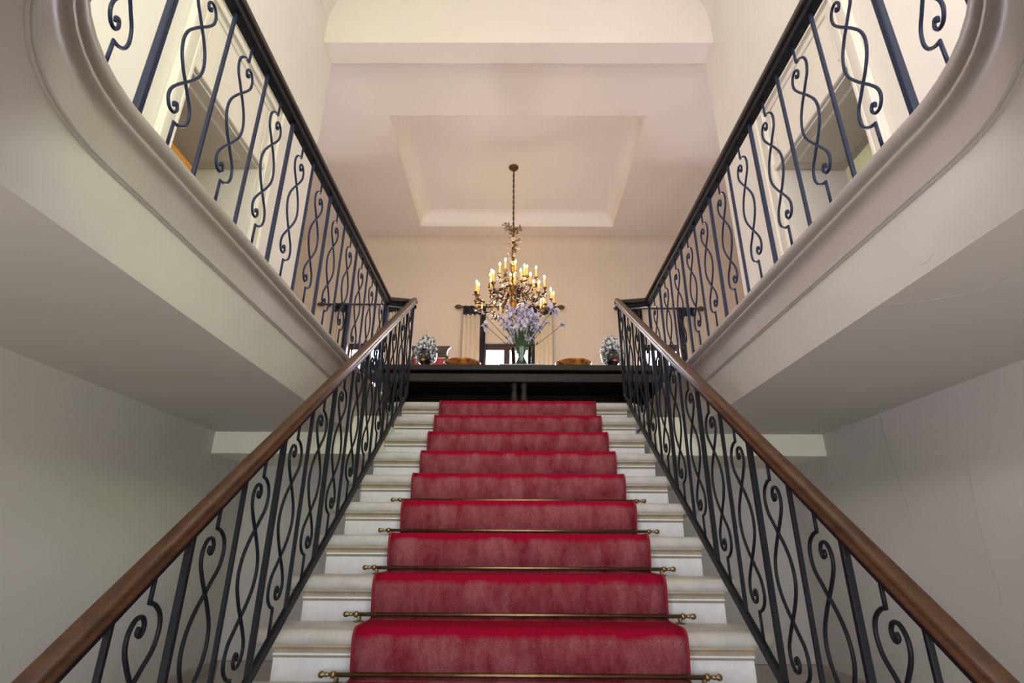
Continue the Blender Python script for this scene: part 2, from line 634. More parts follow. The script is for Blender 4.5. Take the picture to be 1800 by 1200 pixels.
# ---- vaulted ceiling above the stairs and the beam towards the far room
sec = [(-XW - 0.03, 4.40)]
for i in range(13):
    a = PI / 2 * i / 12
    sec.append((-(XW - 1.0) - 1.0 * math.cos(a), 4.4 + 0.9 * math.sin(a)))
sec += [(-x, z) for x, z in sec[::-1]]
bm = bmesh.new()
for i in range(len(sec) - 1):
    (xa, za), (xb, zb) = sec[i], sec[i + 1]
    vs = [bm.verts.new(p) for p in ((xa, YFRONT, za), (xb, YFRONT, zb), (xb, YB0 + 0.02, zb), (xa, YB0 + 0.02, za))]
    bm.faces.new(vs)
bmesh.ops.remove_doubles(bm, verts=bm.verts, dist=1e-5)
o = structure(fin(bm, 'ceiling', PLASTER, recalc=False), 'coved plaster ceiling above the stairwell')
for p in o.data.polygons:
    p.use_smooth = True
bm = bmesh.new()
extrude_poly(bm, [(-XW - 0.05, ZB), (XW + 0.05, ZB), (XW + 0.05, 5.5), (-XW - 0.05, 5.5)], 'y', YB0, YB1)
structure(fin(bm, 'trim_3', CEIL), 'plaster beam across the head of the stairs')

# ---- hall: floor, front wall with door and window openings behind the camera
bm = bmesh.new()
box(bm, -XW, XW, YFRONT, 0.0, HALL_Z - 0.2, HALL_Z)
structure(fin(bm, 'floor_hall', FLOOR_M), 'stone floor of the entrance hall')
bm = bmesh.new()
t0, t1 = YFRONT - 0.3, YFRONT
xs = [-XW - 0.6, -1.9, -0.6, 0.6, 1.9, XW + 0.6]
for k in range(0, 6, 2):
    pass
box(bm, -XW - 0.6, XW + 0.6, t0, t1, -0.35, 0.7)
box(bm, -XW - 0.6, XW + 0.6, t0, t1, 3.1, 5.6)
for xa, xb in ((-XW - 0.6, -1.9), (-0.6, 0.6), (1.9, XW + 0.6)):
    box(bm, xa, xb, t0, t1, 0.7, 3.1)
box(bm, -XW - 0.6, -1.1, t0, t1, HALL_Z, -0.35)
box(bm, 1.1, XW + 0.6, t0, t1, HALL_Z, -0.35)
structure(fin(bm, 'wall_front', PLASTER), 'entrance wall with door and windows')

# ---- wall and boxed beam under the stair head, left and right of the stairs
for s in (-1, 1):
    xa, xb = sorted((s * 0.99, s * XW))
    bm = bmesh.new()
    box(bm, xa, xb, -0.03, 0.15, HALL_Z, -0.25)
    structure(fin(bm, 'wall_stair_end' + ('_left' if s < 0 else '_right'), PLASTER_LOW_DIM), 'plaster wall under the stair head, %s' % ('left' if s < 0 else 'right'))
    bm = bmesh.new()
    box(bm, xa, xb, -0.64, -0.02, -0.553, SOFF + 0.12)
    structure(fin(bm, 'trim_4' if s < 0 else 'trim_5', CREAM), 'boxed plaster beam under the gallery, %s' % ('left' if s < 0 else 'right'))
    # dado of the lower hall
    bm = bmesh.new()
    box(bm, xa, xb, -0.055, -0.028, HALL_Z, -1.97)
    box(bm, xa, xb, -0.07, -0.03, -1.97, -1.93)
    xc, xd = sorted((s * (XW - 0.03), s * (XW + 0.01)))
    box(bm, xc, xd, -5.4, -0.056, HALL_Z, -1.97)
    xc, xd = sorted((s * (XW - 0.045), s * (XW + 0.01)))
    box(bm, xc, xd, -5.4, -0.071, -1.97, -1.93)
    structure(fin(bm, 'baseboard_left' if s < 0 else 'baseboard_right', DADO), 'stone dado of the lower hall, %s' % ('left' if s < 0 else 'right'))

# ---- hairline cracks in the old plaster
CRACK = mat('crack_plaster', (0.38, 0.35, 0.315), 0.9)  # slightly darker plaster colour for the crack lines
CRACKS = [('wall_hall_right', (1, 0, 0), [(2.169, -1.281, -0.41), (2.169, -1.277, -0.534), (2.169, -1.284, -0.687), (2.169, -1.295, -0.725), (2.169, -1.311, -0.872), (2.169, -1.324, -0.986)]),
          ('wall_hall_right', (1, 0, 0), [(2.169, -1.819, -0.738), (2.169, -1.799, -0.843), (2.169, -1.78, -0.991), (2.169, -1.772, -1.15), (2.169, -1.774, -1.342), (2.169, -1.762, -1.396)]),
          ('ceiling_gallery', (0, 0, 1), [(1.21, -2.80, -0.4005), (1.242, -2.812, -0.4005), (1.296, -2.821, -0.4005), (1.396, -2.869, -0.4005), (1.461, -2.943, -0.4005), (1.505, -3.014, -0.4005), (1.56, -3.10, -0.4005)]),
          ('wall_hall_left', (1, 0, 0), [(-2.169, -1.239, -0.672), (-2.169, -1.199, -0.693), (-2.169, -1.129, -0.699)]),
          ('trim_2', (1, 0, 0), [(1.197, -3.082, -0.36), (1.199, -3.046, -0.372), (1.199, -3.0, -0.366), (1.201, -2.983, -0.38)]),
          ('trim_2', (1, 0, 0), [(-1.204, -1.826, -0.391), (-1.197, -1.795, -0.359), (-1.190, -1.747, -0.326)])]
for host, ax, pts in CRACKS:
    bm = bmesh.new()
    cp_ = catmull(pts, 4)
    sweep(bm, cp_, ring(0.0011, 5), ax, radii=[0.3 + 0.7 * math.sin(PI * (0.05 + 0.9 * i / (len(cp_) - 1))) for i in range(len(cp_))])
    fin(bm, 'crack', CRACK, bpy.data.objects[host], smooth=True)

# ---- far room: ceiling with a coved tray, walls, window openings
bm = bmesh.new()
tx, ty0, ty1 = 1.715, 1.11, 3.735
zc = ZFAR
tray = [(-tx, ty0), (tx, ty0), (tx, ty1), (-tx, ty1)]
loops = []
NC = 7


def rrect(inset, rad, z):
    out = []
    cx = [(-1, -1), (1, -1), (1, 1), (-1, 1)]
    for ci, (sx, sy) in enumerate(cx):
        x_ = sx * (tx - inset - rad)
        y_ = (ty0 + inset + rad) if sy < 0 else (ty1 - inset - rad)
        a0 = [PI, 1.5 * PI, 0, 0.5 * PI][ci]
        for k in range(NC):
            a = a0 + PI / 2 * k / (NC - 1)
            out.append(bm.verts.new((x_ + rad * math.cos(a), y_ + rad * math.sin(a), z)))
    return out


RC = 0.20
loops.append(rrect(0.0, 0.001, zc))
loops.append(rrect(0.0, 0.02, zc + 0.05))
for k in range(1, 9):
    a = PI / 2 * k / 8
    loops.append(rrect(RC * (1 - math.cos(a)), 0.02 + 0.16 * (1 - math.cos(a)), zc + 0.05 + RC * math.sin(a)))
for i in range(len(loops) - 1):
    n = len(loops[i])
    for j in range(n):
        f = bm.faces.new((loops[i][j], loops[i][(j + 1) % n], loops[i + 1][(j + 1) % n], loops[i + 1][j]))
        f.smooth = i > 0
bm.faces.new(loops[-1])
for f in bm.faces:
    f.material_index = 2
# flat part around the tray
RB = 0.28
oz = [bm.verts.new(p) for p in ((-XFAR, YB1, zc), (XFAR, YB1, zc), (XFAR, YBACK - RB, zc), (-XFAR, YBACK - RB, zc))]
iz = [loops[0][k * NC] for k in range(4)]
for k in range(4):
    k2 = (k + 1) % 4
    side = loops[0][k * NC:(k + 1) * NC]
    bm.faces.new([oz[k], oz[k2], loops[0][k2 * NC]] + loops[0][k * NC:(k + 1) * NC][::-1])
# cove down to the back wall
prev = [oz[3], oz[2]]
for k in range(1, 9):
    a = PI / 2 * k / 8
    cur = [bm.verts.new((x, YBACK - RB + RB * math.sin(a), zc - RB * (1 - math.cos(a)))) for x in (-XFAR, XFAR)]
    f = bm.faces.new((prev[0], prev[1], cur[1], cur[0]))
    f.smooth = True
    f.material_index = 1
    prev = cur
structure(fin(bm, 'ceiling_far_room', [CEIL, PLASTER_TAN, TRAY], recalc=False), 'far room ceiling with a recessed coved tray')

WINS = [(-2.65, 0.62, 2.20), (-0.165, 0.80, 2.20), (2.53, 0.62, 2.20)]
bm = bmesh.new()
xcur = -XFAR
for wx, ww, wh in WINS:
    box(bm, xcur, wx - ww / 2, YBACK, YBACK + 0.35, 0, ZFAR - RB)
    box(bm, wx - ww / 2, wx + ww / 2, YBACK, YBACK + 0.35, wh, ZFAR - RB)
    box(bm, wx - ww / 2, wx + ww / 2, YBACK, YBACK + 0.35, 0, 0.15)
    xcur = wx + ww / 2
box(bm, xcur, XFAR, YBACK, YBACK + 0.35, 0, ZFAR - RB)
structure(fin(bm, 'wall_back', PLASTER_TAN), 'far room back wall with three windows')
for s in (-1, 1):
    bm = bmesh.new()
    xa, xb = sorted((s * XFAR, s * (XFAR + 0.2)))
    box(bm, xa, xb, YB1 - 0.2, YBACK, 0, ZFAR)
    xa, xb = sorted((s * (XW + 0.54), s * (XFAR + 0.2)))
    box(bm, xa, xb, YB1 - 0.2, YB1, 0, ZFAR)
    structure(fin(bm, 'wall_far_room_left' if s < 0 else 'wall_far_room_right', PLASTER_TAN), 'far room side wall, %s' % ('left' if s < 0 else 'right'))

# ---- windows (frames, mullion, panes)
for i, (wx, ww, wh) in enumerate(WINS):
    e = empty('window_%d' % (i + 1), (wx, YBACK + 0.12, 0.15))
    structure(e, ['dark wooden window at the left of the far wall', 'dark wooden window behind the flowers', 'dark wooden window at the right of the far wall'][i])
    h = wh - 0.15
    f = 0.11
    for nm, a in (('frame_stile', (-ww / 2, -ww / 2 + 0.035, 0, h)), ('frame_stile', (ww / 2 - 0.035, ww / 2, 0, h)),
                  ('frame_head', (-ww / 2 + 0.035, ww / 2 - 0.035, h - f, h)), ('frame_sill', (-ww / 2 + 0.035, ww / 2 - 0.035, 0, 0.08)),
                  ('mullion', (-0.05, 0.05, 0.08, h - f))):
        bm = bmesh.new()
        bevel_box(bm, a[0], a[1], -0.03, 0.04, a[2], a[3], 0.006, 1)
        fin(bm, nm, WINDOW_W, e)
    for sgn in (-1, 1):
        xa, xb = sorted((sgn * 0.05, sgn * (ww / 2 - 0.035)))
        zz = 0.08
        hh = (h - f - 0.08) / 2
        for k in range(2):
            bm = bmesh.new()
            box(bm, xa, xb, 0.0, 0.006, zz + k * hh, zz + (k + 1) * hh - (0.05 if k == 0 else 0))
            fin(bm, 'pane', PANE, e)
        bm = bmesh.new()
        box(bm, xa, xb, -0.02, 0.03, zz + hh - 0.05, zz + hh)
        fin(bm, 'glazing_bar', WINDOW_W, e)


# ---- doorways in the side walls: casing with an overdoor panel, panelled lining
def doorway(s):
    d0, d1, dh = -1.82, -0.79, 1.79
    e = empty('door_1' if s < 0 else 'door_2', (s * XW, (d0 + d1) / 2, 0))
    structure(e, 'cream panelled doorway in the %s gallery wall' % ('left' if s < 0 else 'right'))

    def bb(nm, ya, yb, za, zb, p0, p1, m=CASING, bev=0.006):
        # p = proud of the wall towards the stairwell
        bm_ = bmesh.new()
        xa, xb = sorted((-s * p0, -s * p1))
        cy = (d0 + d1) / 2
        bevel_box(bm_, xa, xb, ya - cy, yb - cy, za, zb, bev, 1)
        return fin(bm_, nm, m, e)
    W = 0.115
    top = 2.53
    for ya, yb in ((d0 - W - 0.03, d0 - 0.01), (d1 + 0.01, d1 + W + 0.03)):
        c = bb('casing_upright', ya, yb, 0, top - W, 0.0, 0.03)
        outer = ya < d0 - 0.1
        bb('casing_bead', (ya if outer else yb - 0.035), (ya + 0.035 if outer else yb), 0, top, 0.03, 0.055)
        bb('casing_bead', (yb - 0.03 if outer else ya), (yb if outer else ya + 0.03), 0, top - W, 0.03, 0.042)
    bb('casing_head', d0 - W - 0.03, d1 + W + 0.03, top - W, top, 0.0, 0.03)
    bb('casing_bead', d0 - W - 0.03, d1 + W + 0.03, top - 0.035, top + 0.001, 0.03, 0.055)
    bb('casing_bead', d0 - 0.04, d1 + 0.04, top - W - 0.001, top - W + 0.03, 0.03, 0.042)
    bb('overdoor_panel', d0 - 0.01, d1 + 0.01, dh + 0.05, top - W, 0.0, 0.012, CASING, 0.003)
    # raised rim of the overdoor panel
    for nm, ya, yb, za, zb in (('panel_rim', d0 + 0.06, d1 - 0.06, 2.345, 2.355), ('panel_rim', d0 + 0.06, d0 + 0.07, dh + 0.12, 2.345), ('panel_rim', d1 - 0.07, d1 - 0.06, dh + 0.12, 2.345)):
        bb(nm, ya, yb, za, zb, 0.012, 0.022, REVEAL, 0.002)
    bb('door_head_rail', d0 - 0.01, d1 + 0.01, dh - 0.005, dh + 0.05, 0.0, 0.032)
    # lining of the deep reveal
    bb('lining_far', d1 - 0.02, d1, 0, dh, 0.0, -0.54, REVEAL, 0.003)
    bb('lining_near', d0, d0 + 0.02, 0, dh, 0.0, -0.54, REVEAL, 0.003)
    bb('lining_head', d0 + 0.02, d1 - 0.02, dh - 0.02, dh, 0.0, -0.54, REVEAL, 0.003)
    ya, yb = d0 + 0.12, d1 - 0.12
    bb('head_panel', ya, yb, dh - 0.032, dh - 0.02, -0.08, -0.46, REVEAL, 0.010)
    return e


doorway(-1)
doorway(1)


# ---- rooms behind the doorways
def side_room(s):
    x0, x1 = XW + 0.55, XW + 2.6
    y0, y1 = -3.4, 0.02 - 0.05
    bm = bmesh.new()
    for a in ((x1, x1 + 0.1, y0, y1, 0, 3), (x0, x1, y1 - 0.05, y1, 0, 3), (x0, x1, y0 - 0.05, y0, 0, 3), (x0, x1, y0, y1, 3, 3.1), (x0, x1, y0, y1, -0.1, 0)):
        xa, xb = sorted((s * a[0], s * a[1]))
        box(bm, xa, xb, *a[2:])
    o_ = fin(bm, 'wall_side_room_left' if s < 0 else 'wall_side_room_right', OCHRE if s < 0 else PALE_G)
    structure(o_, 'walls of the room beyond the %s doorway' % ('left' if s < 0 else 'right'))
    d = bpy.data.lights.new('side_room_light', 'POINT')
    d.energy = 13 if s < 0 else 8
    d.color = (1.0, 0.66, 0.30) if s < 0 else (1.0, 0.95, 0.80)
    d.shadow_soft_size = 0.25
    lo = bpy.data.objects.new('side_room_light', d)
    lo.location = (s * (XW + 1.5), -0.55, 2.3)
    COL.objects.link(lo)


side_room(-1)
side_room(1)

# ================================================================= STAIRCASE
XT, XR = 1.0725, 0.961
SX = -0.027          # the flight sits a touch left of the carpet's centre line
stair = empty('staircase', (SX, 0, 0))
tag(stair, 'pale stone staircase with rounded treads rising between the iron railings', 'staircase')
# tread (bullnosed on front and sides)
bm = bmesh.new()
plan = [(-XT, GOING + 0.06)]
for k in range(9):
    a = PI / 2 * k / 8
    plan.append((-XT + 0.085 - 0.085 * math.cos(a), 0.085 - 0.085 * math.sin(a)))
plan += [(-x, y) for x, y in plan[::-1]]
extrude_poly(bm, plan, 'z', -0.062, 0.0)
bmesh.ops.recalc_face_normals(bm, faces=bm.faces)
rim_e = [e_ for e_ in bm.edges if abs(e_.verts[0].co.z - e_.verts[1].co.z) < 1e-6]
bmesh.ops.bevel(bm, geom=rim_e, offset=0.029, segments=5, profile=0.5, affect='EDGES')
me_tread = bpy.data.meshes.new('tread')
bmesh.ops.recalc_face_normals(bm, faces=bm.faces)
bm.to_mesh(me_tread)
bm.free()
me_tread.materials.append(STONE_T)
for p in me_tread.polygons:
    p.use_smooth = p.area < 0.2
# riser with a hollow moulding and a fillet under the nosing
prof = [(0.010, -0.050), (0.010, -0.063)]
for k in range(6):
    a = PI / 2 * k / 5
    prof.append((0.012 + 0.018 * math.sin(a), -0.064 - 0.020 * (1 - math.cos(a))))
prof += [(0.030, -0.085), (0.024, -0.086), (0.024, -0.093), (0.034, -0.095), (0.038, -0.104), (0.038, -0.187), (0.30, -0.187), (0.30, -0.050)]
bm = bmesh.new()
extrude_poly(bm, prof, 'x', -XR, XR)
bmesh.ops.recalc_face_normals(bm, faces=bm.faces)
me_riser = bpy.data.meshes.new('riser')
bm.to_mesh(me_riser)
bm.free()
me_riser.materials.append(STONE_R)
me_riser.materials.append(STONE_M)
for p in me_riser.polygons:      # darker tan on the hollow under the nosing and the small quirk under the fillet
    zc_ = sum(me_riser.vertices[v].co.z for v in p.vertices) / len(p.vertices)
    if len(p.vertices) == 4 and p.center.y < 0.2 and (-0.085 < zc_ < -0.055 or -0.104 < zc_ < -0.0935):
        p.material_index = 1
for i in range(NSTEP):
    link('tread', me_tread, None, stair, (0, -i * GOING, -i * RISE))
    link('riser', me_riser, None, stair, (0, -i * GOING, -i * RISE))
# solid mass of the flight
bm = bmesh.new()
pts = []
for i in range(NSTEP):
    pts += [(-i * GOING + 0.10, -i * RISE - 0.05), (-i * GOING + 0.10, -(i + 1) * RISE - 0.04)]
pts += [(-(NSTEP - 1) * GOING + 0.10, HALL_Z), (0.12, HALL_Z), (0.12, -0.05)]
bm = bmesh.new()
extrude_poly(bm, pts, 'x', -0.93, 0.93)
fin(bm, 'stair_core', STONE_R, stair)

# ---- carpet runner
CW = 0.66
cp = []   # (y, z, nap) outer surface, from the top down
TH = 0.012
cp.append((0.235, TH, 0.0))
for i in range(NSTEP):
    y0, z0 = -i * GOING, -i * RISE
    cp.append((y0 + 0.05, z0 + TH, 0.0))
    for k in range(0, 7):          # round the nose
        a = PI / 2 * k / 6
        cp.append((y0 + 0.026 - (0.026 + TH) * math.sin(a), z0 - 0.0265 + (0.0265 + TH) * math.cos(a), 0.02 + 0.35 * k / 6))
    cp.append((y0 - TH + 0.001, z0 - 0.050, 0.60))
    cp.append((y0 - TH + 0.004, z0 - 0.085, 0.80))
    cp.append((y0 - TH + 0.012, z0 - 0.130, 0.80))
    cp.append((y0 - TH + 0.026, z0 - RISE + TH + 0.012, 0.75))
    cp.append((y0 - TH + 0.022, z0 - RISE + TH + 0.004, 0.55))
    cp.append((y0 - TH - 0.012, z0 - RISE + TH, 0.45))
    cp.append((y0 - TH - 0.04, z0 - RISE + TH, 0.05))
bm = bmesh.new()
NXC = 24
lay = bm.verts.layers.float.new('nap_sheen')
rows = []
rnd = random.Random(3)
for (y, z, nap_sheen) in cp:
    row = []
    for k in range(NXC + 1):
        x = -CW + 2 * CW * k / NXC
        v = bm.verts.new((x, y, z))
        v[lay] = nap_sheen
        row.append(v)
    rows.append(row)
for i in range(len(rows) - 1):
    for k in range(NXC):
        f = bm.faces.new((rows[i][k], rows[i][k + 1], rows[i + 1][k + 1], rows[i + 1][k]))
        f.smooth = True
runner = fin(bm, 'carpet_runner', CARPET, recalc=False)
sol = runner.modifiers.new('thickness', 'SOLIDIFY')
sol.thickness = 0.010
sol.offset = 1.0
tag(runner, 'crimson carpet runner down the middle of the stone stairs', 'carpet')
for s in (-1, 1):
    bm = bmesh.new()
    sweep(bm, [(s * CW, y, z - 0.003) for y, z, _ in cp], ring(0.0065, 6), (1, 0, 0))
    fin(bm, 'edge_binding', BINDING, runner, smooth=True)

# ---- stair rods
RODL = 0.72
bm = bmesh.new()
sweep(bm, [(-RODL, 0, 0), (RODL, 0, 0)], ring(0.0085, 10), (0, 0, 1))
me = bpy.data.meshes.new('rod')
bmesh.ops.recalc_face_normals(bm, faces=bm.faces)
bm.to_mesh(me)
bm.free()
me.materials.append(BRASS)
for p in me.polygons:
    p.use_smooth = len(p.vertices) == 4
me_rod = me
bm = bmesh.new()
lathe(bm, [(0, -0.004), (0.010, -0.002), (0.014, 0.006), (0.012, 0.014), (0.007, 0.018), (0.007, 0.030), (0.010, 0.033), (0.007, 0.037), (0.009, 0.043), (0.013, 0.052), (0.010, 0.062), (0.0, 0.067)], 12)
me_fin = bpy.data.meshes.new('finial')
bmesh.ops.recalc_face_normals(bm, faces=bm.faces)
bm.to_mesh(me_fin)
bm.free()
me_fin.materials.append(BRASS)
for p in me_fin.polygons:
    p.use_smooth = True
bm = bmesh.new()
bevel_box(bm, -0.008, 0.008, -0.006, 0.012, -0.026, 0.0, 0.003, 1)
bevel_box(bm, -0.020, 0.020, -0.012, 0.014, -0.030, -0.025, 0.002, 1)
me_br = bpy.data.meshes.new('bracket')
bmesh.ops.recalc_face_normals(bm, faces=bm.faces)
bm.to_mesh(me_br)
bm.free()
me_br.materials.append(BRASS)
ORD = ['topmost', 'second', 'third', 'fourth', 'fifth', 'lowest']
for n_, i in enumerate(range(5, 11)):
    e = empty('stair_rod', (0, -(i - 1) * GOING - 0.006, -i * RISE + 0.031))
    lab = {0: 'brass stair rod highest up the red carpet, the topmost in view', 5: 'brass stair rod lowest down the red carpet, nearest the viewer'}.get(
        n_, 'brass stair rod across the red carpet, %s from the top of those in view' % ORD[n_])
    tag(e, lab, 'stair rod', 'brass rods holding the stair carpet')
    link('rod', me_rod, None, e)
    for s in (-1, 1):
        link('finial', me_fin, None, e, (s * RODL, 0, 0), (0, s * PI / 2, 0))
        link('bracket', me_br, None, e, (s * (RODL - 0.006), 0, 0))

# ================================================================= IRONWORK
SCR = [(0, -0.075), (0, 0.078)]
SCR2 = [(0.0, 0.078), (0.42, 0.088), (0.85, 0.118), (1.02, 0.165), (0.86, 0.225), (0.40, 0.275), (0.0, 0.318), (-0.45, 0.365), (-0.88, 0.43), (-1.05, 0.50),
        (-0.90, 0.565), (-0.45, 0.63), (0.0, 0.682), (0.48, 0.735), (0.86, 0.79), (0.90, 0.84), (0.62, 0.878), (0.22, 0.880), (0.02, 0.852), (0.16, 0.826), (0.38, 0.836), (0.30, 0.852)]


def scroll_mesh(H, amp, rad, d, m=None):
    """one scroll rod in the local YZ plane, centred on its middle; starts straight at the top and ends in a volute below"""
    pts = SCR[:1] + [(0.0, 0.04)] + catmull(SCR2, 5)
    path_ = [(0.0, d * amp * s_, H / 2 - H * t_) for s_, t_ in pts]
    bm_ = bmesh.new()
    rad_l = [1.0] * len(path_)
    for k in range(1, 6):
        rad_l[-k] = 1.0 + 0.10 * (6 - k) / 5
    sweep(bm_, path_, ring(rad, 8), (1, 0, 0), radii=rad_l)
    bmesh.ops.recalc_face_normals(bm_, faces=bm_.faces)
    me_ = bpy.data.meshes.new('scroll_rod')
    bm_.to_mesh(me_)
    bm_.free()
    me_.materials.append(m or IRON)
    for p in me_.polygons:
        p.use_smooth = True
    return me_


def bar_mesh(H, w_, m=None):
    bm_ = bmesh.new()
    bevel_box(bm_, -w_ / 2, w_ / 2, -w_ / 2, w_ / 2, -H / 2, H / 2, w_ * 0.14, 1)
    bmesh.ops.recalc_face_normals(bm_, faces=bm_.faces)
    me_ = bpy.data.meshes.new('bar')
    bm_.to_mesh(me_)
    bm_.free()
    me_.materials.append(m or IRON)
    return me_


# ---- stair railings
RX = 0.935
SL = RISE / GOING
HR, HS = 0.898, 0.034
BSP, BY0 = 0.262, -2.268   # bar spacing and one bar's place
HST = HR - HS
THS = math.atan(SL)
st_thick, st_thin = bar_mesh(HST, 0.0205), bar_mesh(HST, 0.0145)
st_scr = scroll_mesh(HST - 0.085, 0.064, 0.0061, 1)
# handrail section: a across (horizontal), b normal to the rail; flattened oval with a lower lip
RAILSEC = [(-0.020, -0.014), (-0.014, -0.019), (0.014, -0.019), (0.020, -0.014), (0.026, -0.008), (0.027, 0.002), (0.022, 0.008), (0.024, 0.014), (0.024, 0.024),
           (0.019, 0.030), (0.008, 0.033), (-0.008, 0.033), (-0.019, 0.030), (-0.024, 0.024), (-0.024, 0.014), (-0.022, 0.008), (-0.027, 0.002), (-0.026, -0.008)]


def stair_railing(s):
    e = empty('stair_railing', (SX + s * RX + (0.018 if s > 0 else 0.0), 0, 0))
    side = 'left' if s < 0 else 'right'
    tag(e, 'black wrought iron stair railing with brown wooden handrail, %s of the red carpet' % side, 'railing', 'railings of the stair flight')
    ya, yb = -4.02, 0.09
    bm_ = bmesh.new()
    n = Vector((0, -math.sin(THS), math.cos(THS)))
    p0 = Vector((0, ya, ya * SL + HR)) + n * 0.022
    p1 = Vector((0, yb, yb * SL + HR)) + n * 0.022
    sweep(bm_, [p0, p0.lerp(p1, 0.5), p1], RAILSEC, (0, 0, 1))
    h_ = fin(bm_, 'handrail', WOOD_RAIL, e, smooth=True)
    h_['label'] = 'brown polished wooden handrail'
    bm_ = bmesh.new()
    q = Vector((0, 0, HR - 0.004))
    sweep(bm_, [q + Vector((0, ya, ya * SL)), q + Vector((0, yb - 0.02, (yb - 0.02) * SL))], rect(0.030, 0.010), (0, 0, 1))
    fin(bm_, 'top_bar', IRON, e)
    bm_ = bmesh.new()
    y_top = 0.07
    sweep(bm_, [(0, ya, ya * SL + HS), (0, y_top, y_top * SL + HS)], rect(0.020, 0.042, 0.004), (0, 0, 1))
    fin(bm_, 'string_bar', IRON, e)
    for k in range(-6, 10):
        y = min(BY0 + k * BSP, 0.05)
        m_ = st_thick if k % 2 == 0 or k == 9 else st_thin
        link('bar', m_, None, e, (0, y, y * SL + (HR + HS) / 2))
        if k < 9:
            y += BSP / 2
            zc_ = y * SL + (HR + HS) / 2 + 0.025
            link('scroll_rod', st_scr, None, e, (0, y, zc_))
            link('scroll_rod', st_scr, None, e, (0, y, zc_), (PI, 0, 0))
    return e


stair_railing(-1)
stair_railing(1)

# ---- gallery railings
HG = 0.816
gl_post, gl_thick, gl_thin = bar_mesh(HG, 0.024, IRON_G), bar_mesh(HG, 0.017, IRON_G), bar_mesh(HG, 0.013, IRON_G)
HSC = 0.715
ZSC = 0.424
gl_scr = scroll_mesh(HSC, 0.058, 0.0055, -1, IRON_G)
GSP = 0.297
GOFF = 0.045


def gallery_railing(s):
    e = empty('gallery_railing', (0, 0, 0))
    side = 'left' if s < 0 else 'right'
    tag(e, 'black wrought iron gallery railing with dark handrail, curving overhead on the %s' % side, 'railing', 'railings of the upper gallery')
    gx = XN + GOFF
    r = RN + GOFF
    line = [(-gx, -0.17)] + [(-gx, YC)]
    arc = []
    for i in range(1, 19):
        a = PI / 2 * i / 18
        arc.append((-(XN - RN) - r * math.cos(a), YC - (RNY + GOFF) * math.sin(a)))
    plan = line + arc + [(-0.02, YC - RNY - GOFF)]
    # dark wooden cap on a flat iron bar
    RX0 = -RX + SX if s < 0 else -RX - SX - 0.018
    zr = HG + 0.052
    cap = [(RX0 + 0.008, 0.07, zr + 0.088)] + [(x, y, zr) for x, y in plan]
    bm_ = bmesh.new()
    sec_ = [(-0.026, -0.020), (0.026, -0.020), (0.033, -0.012), (0.034, 0.004), (0.026, 0.010), (0.030, 0.018), (0.022, 0.030), (0.0, 0.034), (-0.022, 0.030),
            (-0.030, 0.018), (-0.026, 0.010), (-0.034, 0.004), (-0.033, -0.012)]
    sweep(bm_, [(-s * x * -1 if False else (x if s < 0 else -x), y, z) for x, y, z in cap], sec_, (0, 0, 1))
    h_ = fin(bm_, 'handrail', WOOD_DARK, e, smooth=True)
    h_['label'] = 'dark polished wooden handrail'
    bm_ = bmesh.new()
    zb_ = HG + 0.016
    sweep(bm_, [((x if s < 0 else -x), y, (zb_ if i else zb_ + 0.082)) for i, (x, y, z) in enumerate(cap)], rect(0.044, 0.034, 0.003), (0, 0, 1))
    fin(bm_, 'top_bar', IRON, e)
    S = -1 if s < 0 else 1

    def at_len(d):
        """position and heading at signed distance measured as -y along the straight run, then round the bend"""
        if -d > YC:
            return (gx, -d, 0.0)
        l = d + YC
        a = l / (0.5 * (r + RNY + GOFF))
        a = min(a, PI / 2)
        return ((XN - RN) + r * math.cos(a), YC - (RNY + GOFF) * math.sin(a), a)
    y0 = 2.928
    thick = (-1, 2, 4, 6, 8, -3)
    for i in range(-4, 10):
        d = y0 - i * GSP
        if i == 9:
            d = 0.185
        x, y, a = at_len(d)
        rz = a * (1 if s > 0 else -1)
        link('bar', gl_post if i in (-3, -1, 9) else (gl_thick if i in thick else gl_thin), None, e, (S * x, y, HG / 2), (0, 0, -rz))
        if i < 9:
            d2 = d - GSP / 2 if i < 8 else (d + 0.185) / 2
            x, y, a = at_len(d2)
            rz = -a * (1 if s > 0 else -1)
            link('scroll_rod', gl_scr, None, e, (S * x, y, ZSC), (0, 0, rz))
            o_ = link('scroll_rod', gl_scr, None, e, (S * x, y, ZSC))
            o_.rotation_euler = (Matrix.Rotation(rz, 3, 'Z') @ Matrix.Rotation(PI, 3, 'X')).to_euler()
    # rivets under the flat bar
    bm_ = bmesh.new()
    lathe(bm_, [(0.0, -0.008), (0.007, -0.005), (0.009, 0.0), (0.0, 0.0)], 8)
    me_ = bpy.data.meshes.new('rivet')
    bmesh.ops.recalc_face_normals(bm_, faces=bm_.faces)
    bm_.to_mesh(me_)
    bm_.free()
    me_.materials.append(IRON)
    for i in range(0, 9):
        x, y, a = at_len(y0 - i * GSP - 0.07)
        link('rivet', me_, None, e, (S * x, y, HG - 0.001))
    return e


gallery_railing(-1)
gallery_railing(1)

